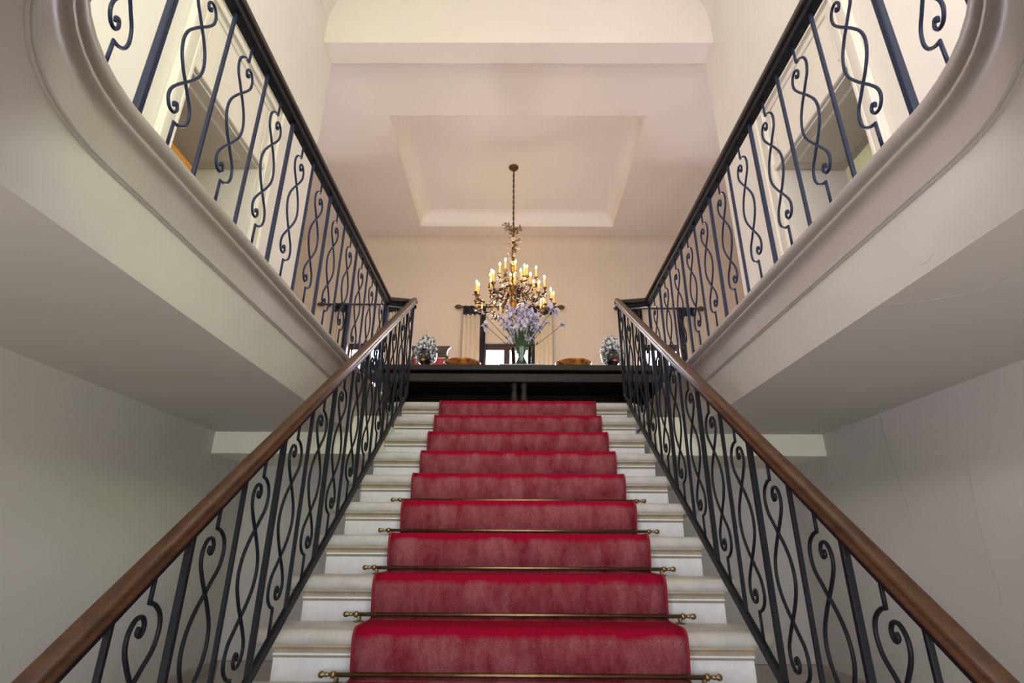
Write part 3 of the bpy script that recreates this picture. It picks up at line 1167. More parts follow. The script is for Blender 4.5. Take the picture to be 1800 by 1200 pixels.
# ================================================================= FAR ROOM FURNITURE
# ---- long dark table
TY, TZ = 1.36, 0.795
tab = empty('console_table', (0.06, TY, 0))
tag(tab, 'long dark wooden table across the head of the stairs', 'table')
TD = 1.15
HW = 1.82
bm = bmesh.new()
bevel_box(bm, -HW, HW, 0, TD, TZ - 0.066, TZ, 0.008, 2)
fin(bm, 'tabletop', TABLE_M, tab)
bm = bmesh.new()
bevel_box(bm, -HW + 0.06, HW - 0.06, 0.05, 0.09, TZ - 0.19, TZ - 0.09, 0.006, 1)
fin(bm, 'apron', TABLE_M, tab)
bm = bmesh.new()
bevel_box(bm, -HW + 0.06, HW - 0.06, TD - 0.09, TD - 0.05, TZ - 0.20, TZ - 0.075, 0.006, 1)
fin(bm, 'apron', TABLE_M, tab)
bm = bmesh.new()
box(bm, -HW + 0.14, HW - 0.14, 0.09, TD - 0.09, TZ - 0.11, TZ - 0.075)
fin(bm, 'subframe', TABLE_M, tab)
for sx in (-1, 1):      # shaped trestle ends
    bm = bmesh.new()
    pts = [(0.10, 0.0), (TD - 0.10, 0.0), (TD - 0.10, 0.07), (TD - 0.24, 0.12), (TD - 0.30, 0.25), (TD - 0.26, 0.40), (TD - 0.14, 0.50), (TD - 0.10, TZ - 0.11),
           (0.10, TZ - 0.11), (0.14, 0.50), (0.26, 0.40), (0.30, 0.25), (0.24, 0.12), (0.10, 0.07)]
    xa, xb = sorted((sx * (HW - 0.22), sx * (HW - 0.29)))
    extrude_poly(bm, pts, 'x', xa, xb)
    fin(bm, 'trestle_end', TABLE_M, tab)
for sx in (-0.055, 0.055):
    bm = bmesh.new()
    lathe(bm, [(0.045, 0.0), (0.045, 0.06), (0.030, 0.08), (0.026, 0.16), (0.040, 0.30), (0.046, 0.40), (0.034, 0.50), (0.026, 0.54), (0.042, 0.56), (0.042, 0.60), (0.030, 0.62), (0.030, TZ - 0.10)], 14, (-0.035 + sx, 0.13, 0))
    fin(bm, 'turned_post', TABLE_M, tab, smooth=True)
bm = bmesh.new()
bevel_box(bm, -HW + 0.30, HW - 0.30, 0.90, 0.95, 0.03, TZ - 0.11, 0.004, 1)
fin(bm, 'centre_board', TABLE_M, tab)
bm = bmesh.new()
bevel_box(bm, -HW + 0.29, HW - 0.29, 0.16, 0.50, 0.10, 0.16, 0.006, 1)
fin(bm, 'foot_shelf', TABLE_M, tab)


# ---- amber bowls
def bowl(x, y, r, label):
    bm_ = bmesh.new()
    lathe(bm_, [(0.0, 0.0), (0.36 * r, 0.0), (0.40 * r, 0.008), (0.70 * r, 0.044), (0.92 * r, 0.078), (1.0 * r, 0.094), (1.0 * r, 0.101), (0.97 * r, 0.100), (0.88 * r, 0.082), (0.6 * r, 0.044), (0.0, 0.020)], 36)
    o_ = fin(bm_, 'shallow_bowl', AMBER, None, (x, y, TZ), smooth=True)
    tag(o_, label, 'bowl', 'amber bowls on the long table')
    return o_


bowl(-0.655, 1.62, 0.22, 'mottled amber brown shallow bowl beside the head with gold lips')
bowl(0.675, 1.62, 0.218, 'mottled amber brown shallow bowl beside the head with pink lips')


# ---- ceramic heads with crowns
def ceramic_head(x, y, rz, lips, label):
    e = empty('ceramic_head', (x, y, TZ), rz)
    tag(e, label, 'vase', 'ceramic heads on the long table')
    # face towards -Y locally
    hz = 0.190
    FS = (0.87, 0.87, 0.87)
    bm_ = bmesh.new()
    bmesh.ops.create_uvsphere(bm_, u_segments=32, v_segments=24, radius=1.0)
    for v in bm_.verts:
        n_ = v.co.copy()
        X_, Y_, Z_ = n_
        wx = 0.098 * (1 - 0.16 * max(0, -Z_) ** 1.5)
        wy = 0.108
        wz = 0.148
        p_ = Vector((X_ * wx, Y_ * wy, Z_ * wz))
        if Y_ < 0:
            front = -Y_
            nose = math.exp(-((X_ / 0.20) ** 2) - (((Z_ + 0.08) / 0.22) ** 2)) * front
            bridge = math.exp(-((X_ / 0.13) ** 2) - (((Z_ - 0.16) / 0.22) ** 2)) * front
            brow = math.exp(-(((abs(X_) - 0.36) / 0.28) ** 2) - (((Z_ - 0.30) / 0.10) ** 2)) * front
            sock = math.exp(-(((abs(X_) - 0.38) / 0.20) ** 2) - (((Z_ - 0.12) / 0.13) ** 2)) * front
            cheek = math.exp(-(((abs(X_) - 0.50) / 0.22) ** 2) - (((Z_ + 0.22) / 0.2) ** 2)) * front
            chin = math.exp(-((X_ / 0.28) ** 2) - (((Z_ + 0.82) / 0.16) ** 2))
            mouth = math.exp(-((X_ / 0.34) ** 2) - (((Z_ + 0.44) / 0.14) ** 2)) * front
            p_.y -= 0.040 * nose + 0.012 * bridge + 0.012 * brow - 0.014 * sock + 0.008 * cheek + 0.020 * chin + 0.012 * mouth
        v.co = p_ + Vector((0, 0, hz))
    fin(bm_, 'face', HEAD_BLACK, e, smooth=True).scale = FS
    # neck and collar
    bm_ = bmesh.new()
    lathe(bm_, [(0.0, 0.0), (0.085, 0.0), (0.085, 0.015), (0.062, 0.030), (0.056, 0.075), (0.060, 0.100)], 20, (0, 0.01, 0))
    fin(bm_, 'neck', HEAD_BLACK, e, smooth=True)
    bm_ = bmesh.new()
    rows_ = []
    for q in range(20):
        a_ = 2 * PI * q / 20
        b2 = bmesh.new()
        bmesh.ops.create_icosphere(b2, subdivisions=1, radius=0.016)
        merge(bm_, b2, Matrix.Translation((0.088 * math.cos(a_), 0.01 + 0.088 * math.sin(a_), 0.022)) @ Matrix.Diagonal((1, 1, 1.3, 1)))
    fin(bm_, 'collar', CERAMIC_W, e, smooth=True)
    # ears with drop earrings
    for sx in (-1, 1):
        bm_ = bmesh.new()
        bmesh.ops.create_uvsphere(bm_, u_segments=10, v_segments=8, radius=1.0)
        for v in bm_.verts:
            v.co = Vector((v.co.x * 0.010 + sx * 0.098, v.co.y * 0.020 + 0.005, v.co.z * 0.032 + hz + 0.0))
        fin(bm_, 'ear', HEAD_BLACK, e, smooth=True).scale = FS
        bm_ = bmesh.new()
        lathe(bm_, [(0, 0.0), (0.012, -0.012), (0.018, -0.035), (0.012, -0.056), (0, -0.062)], 10, (sx * 0.110, -0.002, hz - 0.034))
        fin(bm_, 'earring', CERAMIC, e, smooth=True).scale = FS
        # eyes
        bm_ = bmesh.new()
        bmesh.ops.create_uvsphere(bm_, u_segments=12, v_segments=8, radius=1.0)
        for v in bm_.verts:
            v.co = Vector((v.co.x * 0.019 + sx * 0.036, v.co.y * 0.010 - 0.094, v.co.z * 0.009 + hz + 0.018))
        ey = fin(bm_, 'eye', EYE_GLAZE, e, smooth=True)
        ey.scale = FS
        bm_ = bmesh.new()
        bmesh.ops.create_icosphere(bm_, subdivisions=1, radius=0.006)
        for v in bm_.verts:
            v.co = Vector((v.co.x + sx * 0.034, v.co.y * 0.6 - 0.102, v.co.z + hz + 0.018))
        fin(bm_, 'pupil', HEAD_BLACK, ey, smooth=True)
    # lips
    bm_ = bmesh.new()
    for dz, hh in ((0.008, 0.009), (-0.009, 0.011)):
        b2 = bmesh.new()
        bmesh.ops.create_uvsphere(b2, u_segments=16, v_segments=8, radius=1.0)
        for v in b2.verts:
            X_ = v.co.x
            v.co = Vector((X_ * 0.034, v.co.y * 0.014 - 0.119 + 0.018 * X_ * X_, v.co.z * hh * (1 - 0.5 * X_ * X_) + hz - 0.066 + dz * (1 - X_ * X_)))
        merge(bm_, b2)
    fin(bm_, 'lips', lips, e, smooth=True).scale = FS
    # turban band framing the face
    for layer, (mm, rr, off) in enumerate(((CERAMIC, 0.010, 0.0), (CERAMIC, 0.019, 0.022))):
        bm_ = bmesh.new()
        for q in range(17 if layer == 0 else 13):
            a_ = PI * (-0.18 + 1.36 * q / (16 if layer == 0 else 12))
            b2 = bmesh.new()
            bmesh.ops.create_icosphere(b2, subdivisions=1, radius=rr)
            R1 = 0.100 + off
            merge(bm_, b2, Matrix.Translation((R1 * 0.98 * math.cos(a_), -0.045 + off * 1.2, hz + 0.01 + (R1 + 0.022) * math.sin(a_))))
        fin(bm_, 'headdress_beads' if layer == 0 else 'headdress_roll', mm, e, smooth=True).scale = FS
    # domed cloth at the back of the crown
    bm_ = bmesh.new()
    bmesh.ops.create_uvsphere(bm_, u_segments=28, v_segments=18, radius=1.0)
    for v in list(bm_.verts):
        X_, Y_, Z_ = v.co
        k_ = 1 + 0.03 * math.sin(9 * math.atan2(Z_, X_))
        v.co = Vector((X_ * 0.130 * k_, Y_ * 0.105 + 0.035, Z_ * 0.140 * k_ + hz + 0.015))
    fin(bm_, 'headdress_cloth', CERAMIC, e, smooth=True)
    # pierced crown: scalloped rows of leaves and knobs, rising to a point in the middle
    for tier, (n_, R1, z1, h1, yy) in enumerate(((11, 0.128, hz + 0.030, 0.062, 0.0), (9, 0.108, hz + 0.085, 0.070, 0.01), (7, 0.074, hz + 0.145, 0.080, 0.01))):
        bm_ = bmesh.new()
        for q in range(n_):
            a_ = PI * (0.04 + 0.92 * q / (n_ - 1)) + PI
            cx_, cy_ = R1 * math.cos(a_), R1 * 0.80 * math.sin(a_) + yy + 0.02
            lift = 1.0 + 0.35 * math.sin(PI * q / (n_ - 1))
            b2 = bmesh.new()
            lathe(b2, [(0, 0), (0.017, 0.010), (0.024, 0.30 * h1), (0.018, 0.55 * h1), (0.008, 0.72 * h1), (0.010, 0.82 * h1), (0.004, 0.92 * h1), (0.0, h1)], 7)
            m_ = Matrix.Translation((cx_, cy_, z1 + 0.018 * math.sin(PI * q / (n_ - 1)))) @ Matrix.Rotation(0.22 * math.cos(a_), 4, 'Y') @ Matrix.Diagonal((1, 0.6, lift, 1))
            merge(bm_, b2, m_)
            b2 = bmesh.new()
            bmesh.ops.create_icosphere(b2, subdivisions=1, radius=0.010)
            merge(bm_, b2, Matrix.Translation((cx_, cy_ - 0.012, z1 - 0.004)))
        fin(bm_, 'crown_leaves', (CERAMIC, CERAMIC, CERAMIC)[tier], e, smooth=True)
    bm_ = bmesh.new()
    lathe(bm_, [(0, -0.02), (0.022, 0.0), (0.026, 0.02), (0.014, 0.04), (0.008, 0.055), (0.013, 0.068), (0.006, 0.082), (0.003, 0.10), (0, 0.13)], 10, (0, -0.02, hz + 0.20))
    fin(bm_, 'crown_finial', CERAMIC, e, smooth=True)
    for sx in (-0.05, 0.0, 0.05):
        bm_ = bmesh.new()
        for q in range(7):
            a_ = 2 * PI * q / 6
            b2 = bmesh.new()
            bmesh.ops.create_icosphere(b2, subdivisions=1, radius=0.008)
            rr = 0.0 if q == 6 else 0.014
            merge(bm_, b2, Matrix.Translation((sx + rr * math.cos(a_), -0.082, hz + 0.165 - abs(sx) * 0.4 + rr * math.sin(a_))))
        fin(bm_, 'crown_rosette', CERAMIC_W, e, smooth=True)
    return e


ceramic_head(-1.095, 1.60, -0.10, GOLD_GLAZE, 'black glazed ceramic head with white crown and gold lips on the table')
ceramic_head(1.140, 1.60, 0.12, PINK_GLAZE, 'black glazed ceramic head with grey white crown and pink lips on the table')

# ---- book under the vase
bk = empty('flat_book', (0.065, 1.62, TZ))
tag(bk, 'pale flat book lying under the glass vase of irises', 'book')
bm = bmesh.new()
bevel_box(bm, -0.27, 0.27, -0.17, 0.17, 0.0, 0.006, 0.002, 1)
bevel_box(bm, -0.27, 0.27, -0.17, 0.17, 0.034, 0.040, 0.002, 1)
fin(bm, 'cover', PAPER, bk)
bm = bmesh.new()
bevel_box(bm, -0.262, 0.262, -0.163, 0.163, 0.006, 0.034, 0.001, 1)
fin(bm, 'pages', CERAMIC_W, bk)

# ---- glass vase
VZ = TZ + 0.040
VX, VY = 0.055, 1.62
bm = bmesh.new()
lathe(bm, [(0.0, 0.0), (0.085, 0.0), (0.105, 0.012), (0.118, 0.06), (0.120, 0.14), (0.126, 0.235), (0.130, 0.25), (0.125, 0.25), (0.120, 0.235), (0.113, 0.14), (0.110, 0.06), (0.098, 0.022), (0.0, 0.016)], 28)
vs_ = fin(bm, 'glass_vase', VASE_G, None, (VX, VY, VZ), smooth=True)
tag(vs_, 'clear round glass vase holding the lilac irises', 'vase')


# ---- irises
def petal_bm(L, W, droop, curl=0.0, nl=6):
    b2 = bmesh.new()
    rows_ = []
    for i in range(nl + 1):
        t = i / nl
        wd = W * (math.sin(PI * min(1, t * 0.86 + 0.06)) ** 0.8)
        x_ = L * t
        z_ = L * (0.45 * t - droop * t * t)
        row = []
        for q in (-1, -0.5, 0, 0.5, 1):
            row.append(b2.verts.new((x_, q * wd, z_ + 0.10 * W * math.sin(7 * t + q * 3) + (-0.22 * W * (1 - q * q) if curl >= 0 else 0.22 * W * (1 - q * q)))))
        rows_.append(row)
    for i in range(nl):
        for q in range(4):
            f = b2.faces.new((rows_[i][q], rows_[i][q + 1], rows_[i + 1][q + 1], rows_[i + 1][q]))
            f.smooth = True
    return b2


bloom_meshes = []
for v_ in range(3):
    rr = random.Random(50 + v_)
    bm = bmesh.new()
    for k in range(3):
        a = 2 * PI * k / 3 + rr.uniform(-0.2, 0.2)
        merge(bm, petal_bm(0.062, 0.027, 1.25 + rr.uniform(-0.2, 0.3)), Matrix.Rotation(a, 4, 'Z'))
        a += PI / 3
        merge(bm, petal_bm(0.050, 0.021, -0.55 + rr.uniform(-0.2, 0.3)), Matrix.Rotation(a, 4, 'Z') @ Matrix.Rotation(-0.5, 4, 'Y'))
        merge(bm, petal_bm(0.026, 0.007, 0.2), Matrix.Rotation(a - PI / 3, 4, 'Z'))
        merge(bm, petal_bm(0.046, 0.024, 0.55 + rr.uniform(-0.2, 0.3)), Matrix.Rotation(a + 0.5, 4, 'Z') @ Matrix.Rotation(0.25, 4, 'Y'))
    me = bpy.data.meshes.new('bloom')
    bm.to_mesh(me)
    bm.free()
    me.materials.append(PETAL)
    bloom_meshes.append(me)
bm = bmesh.new()
lathe(bm, [(0, -0.03), (0.006, -0.02), (0.009, 0.0), (0.006, 0.012), (0, 0.02)], 8)
me_throat = bpy.data.meshes.new('throat')
bm.to_mesh(me_throat)
bm.free()
me_throat.materials.append(STEM)
bm = bmesh.new()
lathe(bm, [(0, 0), (0.007, 0.010), (0.009, 0.022), (0.005, 0.042), (0, 0.055)], 8)
me_bud = bpy.data.meshes.new('bud')
bm.to_mesh(me_bud)
bm.free()
me_bud.materials.append(LEAF)


def iris(dx, dy, h, spread, label, side_blooms=1, leafy=True, seed=0, bloom_scale=1.0, droop=0.0):
    rr = random.Random(100 + seed)
    e = empty('iris', (VX, VY, VZ + 0.02))
    tag(e, label, 'flower', 'irises in the glass vase')
    d = Vector((dx, dy, 0))
    b0 = Vector((-dx * 0.5 + rr.uniform(-0.03, 0.03), -dy * 0.3 + rr.uniform(-0.03, 0.03), 0.0))
    if b0.length > 0.08:
        b0 = b0.normalized() * 0.08
    tip = Vector((dx * spread, dy * spread, h))
    mid = Vector((dx * spread * 0.38, dy * spread * 0.38, h * 0.52))
    if mid.z > 0.2 and Vector((mid.x, mid.y)).length > 5:
        pass
    rim = Vector((max(-0.10, min(0.10, dx * spread * 0.20)), max(-0.10, min(0.10, dy * spread * 0.2)), 0.24))
    pts_ = catmull([tuple(b0), tuple(rim), tuple(mid.lerp(rim, 0.15)), tuple(tip - Vector((0, 0, droop)))], 6)
    bm_ = bmesh.new()
    sweep(bm_, pts_, ring(0.0038, 6), (0.37, 0.93, 0.02))
    fin(bm_, 'stem', STEM, e, smooth=True)
    tdir = (Vector(pts_[-1]) - Vector(pts_[-3])).normalized()
    spots = [(Vector(pts_[-1]), 1.0)]
    for k in range(side_blooms):
        i_ = len(pts_) - 3 - 2 * k
        spots.append((Vector(pts_[i_]) + Vector((rr.uniform(-0.04, 0.04), rr.uniform(-0.04, 0.03), 0.025)), 0.8))
    for p_, sc in spots:
        b_ = link('bloom', rr.choice(bloom_meshes), None, e, p_, (rr.uniform(-0.5, 0.5), rr.uniform(-0.5, 0.5), rr.uniform(0, 6.28)))
        sc *= bloom_scale * rr.uniform(0.9, 1.15)
        b_.scale = (sc, sc, sc * 1.15)
        link('throat', me_throat, None, b_, (0, 0, 0))
    q_ = Vector(pts_[-7])
    bd = link('bud', me_bud, None, e, q_, (rr.uniform(-0.4, 0.4), 0.5 if dx > 0 else -0.5, 0))
    if leafy:
        bm_ = bmesh.new()
        h2 = rr.uniform(0.36, 0.54)
        tip2 = Vector((dx * spread * 0.55 + rr.uniform(-0.05, 0.05), dy * 0.3 * spread, h2 + 0.1))
        lp = catmull([tuple(b0 * 0.6), tuple(rim * 0.8), tuple(tip2 * 0.65 + Vector((0, 0, 0.08))), tuple(tip2)], 5)
        sweep(bm_, lp, [(-0.016, 0), (0, 0.003), (0.016, 0), (0, -0.003)], (0, 1, 0), radii=[max(0.06, 1 - (i / (len(lp) - 1)) ** 2.2) for i in range(len(lp))])
        fin(bm_, 'leaf', LEAF, e, smooth=True)
    return e


flowers = [(-0.95, -0.2, 0.62, 0.26), (-0.75, 0.1, 0.52, 0.26), (-0.55, -0.5, 0.66, 0.26), (-0.45, 0.2, 0.58, 0.30), (-0.25, -0.4, 0.70, 0.24), (-0.15, 0.3, 0.64, 0.24),
           (0.02, -0.5, 0.72, 0.22), (0.12, 0.1, 0.68, 0.26), (0.25, -0.4, 0.70, 0.26), (0.35, 0.3, 0.60, 0.28), (0.50, -0.3, 0.66, 0.27), (0.60, 0.2, 0.56, 0.28),
           (0.72, -0.4, 0.60, 0.27), (0.85, 0.1, 0.52, 0.27), (-0.62, -0.45, 0.48, 0.24), (0.30, -0.6, 0.50, 0.22), (-0.10, -0.6, 0.54, 0.20), (-0.85, 0.3, 0.58, 0.24)]
for i, (dx, dy, h, sp) in enumerate(flowers):
    part_ = 'left part' if dx < -0.3 else ('right part' if dx > 0.3 else 'middle')
    iris(dx, dy, h, sp, 'lilac iris on a green stem in the %s of the bouquet' % part_, side_blooms=1 + (i % 2), leafy=i % 3 != 1, seed=i, bloom_scale=0.92)
iris(1.0, -0.1, 0.53, 0.50, 'slender iris leaning far out to the right of the vase', 0, False, 31, 0.75)
iris(0.95, -0.2, 0.72, 0.40, 'tall pale iris reaching up to the right over the curtain', 0, False, 32, 1.2)
iris(-1.0, -0.2, 0.50, 0.44, 'lilac iris drooping low on the left of the vase', 0, False, 33, 0.9)
iris(-1.0, 0.0, 0.70, 0.48, 'long iris stem with leafy buds reaching out to the upper left', 0, False, 34, 0.45)
iris(0.8, 0.0, 0.58, 0.40, 'iris with a budding stalk right of the middle', 0, False, 35, 0.6)

# ---- chair behind the table
ch = empty('high_back_chair', (-1.275, 2.75, 0))
tag(ch, 'high-backed dark wooden chair with red leather back behind the table', 'chair')
bm = bmesh.new()
pts = [(-0.30, 1.615), (0.30, 1.615), (0.30, 1.595), (0.275, 1.575), (0.255, 1.530), (0.25, 1.480), (0.262, 1.455), (-0.262, 1.455), (-0.25, 1.480), (-0.255, 1.530), (-0.275, 1.575), (-0.30, 1.595)]
extrude_poly(bm, pts, 'y', 0.19, 0.24)
fin(bm, 'crest', CHAIR_W, ch)
bm = bmesh.new()
bevel_box(bm, -0.20, 0.20, 0.180, 0.192, 1.495, 1.555, 0.004, 1)
fin(bm, 'crest_panel', CHAIR_W, ch)
for sx in (-1, 1):
    xa, xb = sorted((sx * 0.235, sx * 0.285))
    bm = bmesh.new()
    bevel_box(bm, xa, xb, 0.19, 0.24, 0.0, 1.455, 0.006, 1)
    fin(bm, 'back_post', CHAIR_W, ch)
    bm = bmesh.new()
    bevel_box(bm, xa, xb, -0.24, -0.19, 0.0, 0.44, 0.006, 1)
    fin(bm, 'leg', CHAIR_W, ch)
    bm = bmesh.new()
    bevel_box(bm, xa, xb, -0.19, 0.19, 0.10, 0.14, 0.005, 1)
    fin(bm, 'stretcher', CHAIR_W, ch)
bm = bmesh.new()
bevel_box(bm, -0.235, 0.235, 0.195, 0.235, 0.62, 1.43, 0.012, 2)
fin(bm, 'leather_back', RED_LEATHER, ch)
bm = bmesh.new()
bevel_box(bm, -0.285, 0.285, -0.24, 0.19, 0.44, 0.50, 0.015, 2)
fin(bm, 'seat', RED_LEATHER, ch)


# ---- curtain rods and curtains
def curtain_set(cx, rl, zr, x_left, x_right, wc, names, group_i):
    """rod centre, half length, height; curtain inner edges and widths"""
    yb_ = YBACK - 0.09
    e = empty('curtain_rod', (cx, yb_, zr))
    tag(e, names[0], 'curtain rod', 'curtain rods on the far wall')
    bm_ = bmesh.new()
    sweep(bm_, [(-rl, 0, 0), (rl, 0, 0)], ring(0.016, 10), (0, 0, 1))
    fin(bm_, 'rod', WINDOW_W, e, smooth=True)
    for sx in (-1, 1):
        bm_ = bmesh.new()
        lathe(bm_, [(0, -0.005), (0.020, 0.0), (0.016, 0.014), (0.030, 0.035), (0.042, 0.075), (0.034, 0.115), (0.012, 0.145), (0.0, 0.155)], 12)
        f_ = fin(bm_, 'finial', GILT_DARK, e, (sx * rl, 0, 0), (0, sx * PI / 2, 0), smooth=True)
        bm_ = bmesh.new()
        bevel_box(bm_, sx * (rl - 0.06) - 0.012, sx * (rl - 0.06) + 0.012, 0.0, 0.088, -0.012, 0.012, 0.003, 1)
        fin(bm_, 'wall_bracket', WINDOW_W, e)
    for sx, xi, lab in ((-1, x_left, names[1]), (1, x_right, names[2])):
        xo = xi + sx * wc
        c = empty('curtain', (0, yb_, 0))
        tag(c, lab, 'curtain', 'curtains of the far windows')

        def folds(z0_, z1_, xa, xb, amp, m, nm, nfold, ph=0.0, yo=0.0):
            bm2 = bmesh.new()
            n_ = nfold * 8
            A, B = [], []
            for k in range(n_ + 1):
                t_ = k / n_
                x_ = xa + (xb - xa) * t_
                y_ = amp * math.sin(2 * PI * nfold * t_ + ph) + yo
                A.append(bm2.verts.new((x_, y_, z0_)))
                B.append(bm2.verts.new((x_, y_ * 0.8, z1_)))
            for k in range(n_):
                f_ = bm2.faces.new((A[k], A[k + 1], B[k + 1], B[k]))
                f_.smooth = True
            o2 = fin(bm2, nm, m, c)
            so = o2.modifiers.new('cloth', 'SOLIDIFY')
            so.thickness = 0.006
            return o2
        bw = 0.10
        folds(0.02, zr - 0.14, xi + sx * bw, xo, 0.022, CURTAIN, 'curtain_cloth', 4)
        folds(0.02, zr - 0.14, xi, xi + sx * bw, 0.018, NAVY, 'dark_border', 1, 0.6)
        folds(zr - 0.155, zr - 0.02, xi, xo, 0.024, NAVY, 'dark_heading', 4, 0.0, -0.004)
        for k in range(4):
            bm_ = bmesh.new()
            x_ = xi + (xo - xi) * (k + 0.5) / 4
            lathe(bm_, [(0.020, -0.024), (0.024, -0.024), (0.024, 0.024), (0.020, 0.024), (0.020, -0.024)], 12, mtx=Matrix.Translation((x_, 0, zr)) @ Matrix.Rotation(PI / 2, 4, 'Y'))
            fin(bm_, 'tab', NAVY, c, smooth=True)


curtain_set(-0.12, 0.83, 2.84, -0.545, 0.225, 0.40, ('dark rod with turned ends above the middle window',
            'cream curtain with navy border, left of the window behind the flowers', 'cream curtain with navy border, right of the window behind the flowers'), 1)
curtain_set(-2.71, 0.70, 2.88, -2.94, -2.36, 0.30, ('dark curtain rod over the left window seen through the gallery railing',
            'cream curtain with navy border on the far left window, outer side', 'cream curtain with navy heading on the left window, nearer the stairs'), 0)
curtain_set(2.53, 0.66, 2.82, 2.22, 2.84, 0.30, ('dark curtain rod over the right window seen through the gallery railing',
            'cream curtain with navy heading on the right window, nearer the stairs', 'cream curtain with navy border on the far right window, outer side'), 2)

# ================================================================= CHANDELIER
CX, CY, CZ = -0.055, 2.45, ZFAR + 0.05 + RC
chd = empty('chandelier', (CX, CY, 0))
tag(chd, 'gilt branched chandelier with lit candle bulbs and porcelain flowers hanging over the table', 'chandelier')
bm = bmesh.new()
lathe(bm, [(0, CZ), (0.075, CZ), (0.078, CZ - 0.012), (0.062, CZ - 0.035), (0.025, CZ - 0.05), (0.012, CZ - 0.065), (0, CZ - 0.066)], 20)
fin(bm, 'canopy', GILT_DARK, chd, smooth=True)
ZT = 3.30          # top of the foliage crown
bm = bmesh.new()
for k in range(2):
    pp = []
    for i in range(46):
        t = i / 45
        a = 2 * PI * 5.5 * t + PI * k
        pp.append((0.009 * math.cos(a), 0.009 * math.sin(a), CZ - 0.06 + (ZT - CZ + 0.06) * t))
    sweep(bm, pp, ring(0.008, 6), (0.3, 0.95, 0.05))
fin(bm, 'twisted_cord', GILT_DARK, chd, smooth=True)
ZM = 2.30          # hub
bm = bmesh.new()
lathe(bm, [(0, ZT + 0.02), (0.014, ZT), (0.016, ZT - 0.12), (0.022, ZT - 0.30), (0.030, ZT - 0.45), (0.020, ZT - 0.50), (0.045, ZT - 0.60), (0.050, ZT - 0.66), (0.024, ZT - 0.74),
           (0.022, ZM + 0.10), (0.070, ZM + 0.06), (0.085, ZM + 0.02), (0.085, ZM - 0.02), (0.050, ZM - 0.06), (0.034, ZM - 0.12), (0.056, ZM - 0.22), (0.060, ZM - 0.28), (0.030, ZM - 0.36), (0.018, ZM - 0.42), (0.028, ZM - 0.46), (0, ZM - 0.50)], 18)
fin(bm, 'stem', GILT, chd, smooth=True)


def leaf_bm(L, W):
    b2 = bmesh.new()
    rows_ = []
    for i in range(5):
        t = i / 4
        wd = W * math.sin(PI * (0.08 + 0.88 * t)) ** 0.9
        rows_.append([b2.verts.new((L * t, q * wd, 0.25 * L * t - 0.30 * L * t * t + (0.25 * wd if q else 0))) for q in (-1, 0, 1)])
    for i in range(4):
        for q in range(2):
            f = b2.faces.new((rows_[i][q], rows_[i][q + 1], rows_[i + 1][q + 1], rows_[i + 1][q]))
            f.smooth = True
    return b2


# foliage crown on top
rc = random.Random(7)
for k in range(26):
    a = 2 * PI * k / 13 + rc.uniform(-0.1, 0.1)
    bm = bmesh.new()
    L = rc.uniform(0.12, 0.19)
    z0 = ZT - (rc.choice((0.02, 0.06, 0.12, 0.18)) if k < 13 else rc.uniform(0.18, 0.52))
    L *= 1.0 if k < 13 else 0.55
    tilt = rc.uniform(0.1, 0.7)
    mt = Matrix.Translation((0, 0, z0)) @ Matrix.Rotation(a, 4, 'Z') @ Matrix.Rotation(-tilt, 4, 'Y')
    b2 = bmesh.new()
    sweep(b2, [(0, 0, 0), (L * 0.5, 0, 0.015), (L, 0, 0.0)], ring(0.004, 5), (0, 0, 1))
    merge(bm, b2, mt)
    for q in range(4):
        b2 = leaf_bm(0.060, 0.011)
        merge(bm, b2, mt @ Matrix.Translation((L * (0.35 + 0.2 * q), 0, 0.01)) @ Matrix.Rotation((-1) ** q * 0.8, 4, 'Z'))
    fin(bm, 'leaf_spray', GILT_DARK, chd)

# porcelain flower: ring of petals with a dark eye
bm = bmesh.new()
for k in range(6):
    b2 = petal_bm(0.030, 0.014, 0.35, -1, 4)
    merge(bm, b2, Matrix.Rotation(2 * PI * k / 6, 4, 'Z'))
me_flower = bpy.data.meshes.new('porcelain_flower')
bm.to_mesh(me_flower)
bm.free()
me_flower.materials.append(PORCELAIN)
bm = bmesh.new()
bmesh.ops.create_icosphere(bm, subdivisions=1, radius=0.010)
me_eye = bpy.data.meshes.new('flower_eye')
bm.to_mesh(me_eye)
bm.free()
me_eye.materials.append(GILT_DARK)


def put_flower(p_, nrm, sc=1.0):
    q_ = Vector(nrm).to_track_quat('Z', 'Y').to_euler()
    o_ = link('porcelain_flower', me_flower, None, chd, p_, q_)
    o_.scale = (sc, sc, sc)
    link('flower_eye', me_eye, None, o_, (0, 0, 0.008))


for k in range(18):
    a = rc.uniform(0, 2 * PI)
    z = ZT - 0.08 - 0.72 * k / 17
    n_ = Vector((math.cos(a), math.sin(a), -0.2))
    put_flower(Vector((0, 0, z)) + n_ * 0.05, n_, rc.uniform(0.65, 0.9))
for z, x in ((ZT - 0.20, 0.0), (ZT - 0.42, -0.015), (ZT - 0.60, 0.0), (ZM - 0.16, 0.02)):
    put_flower((x, -0.055, z), (0.0, -1, -0.25), 1.05)

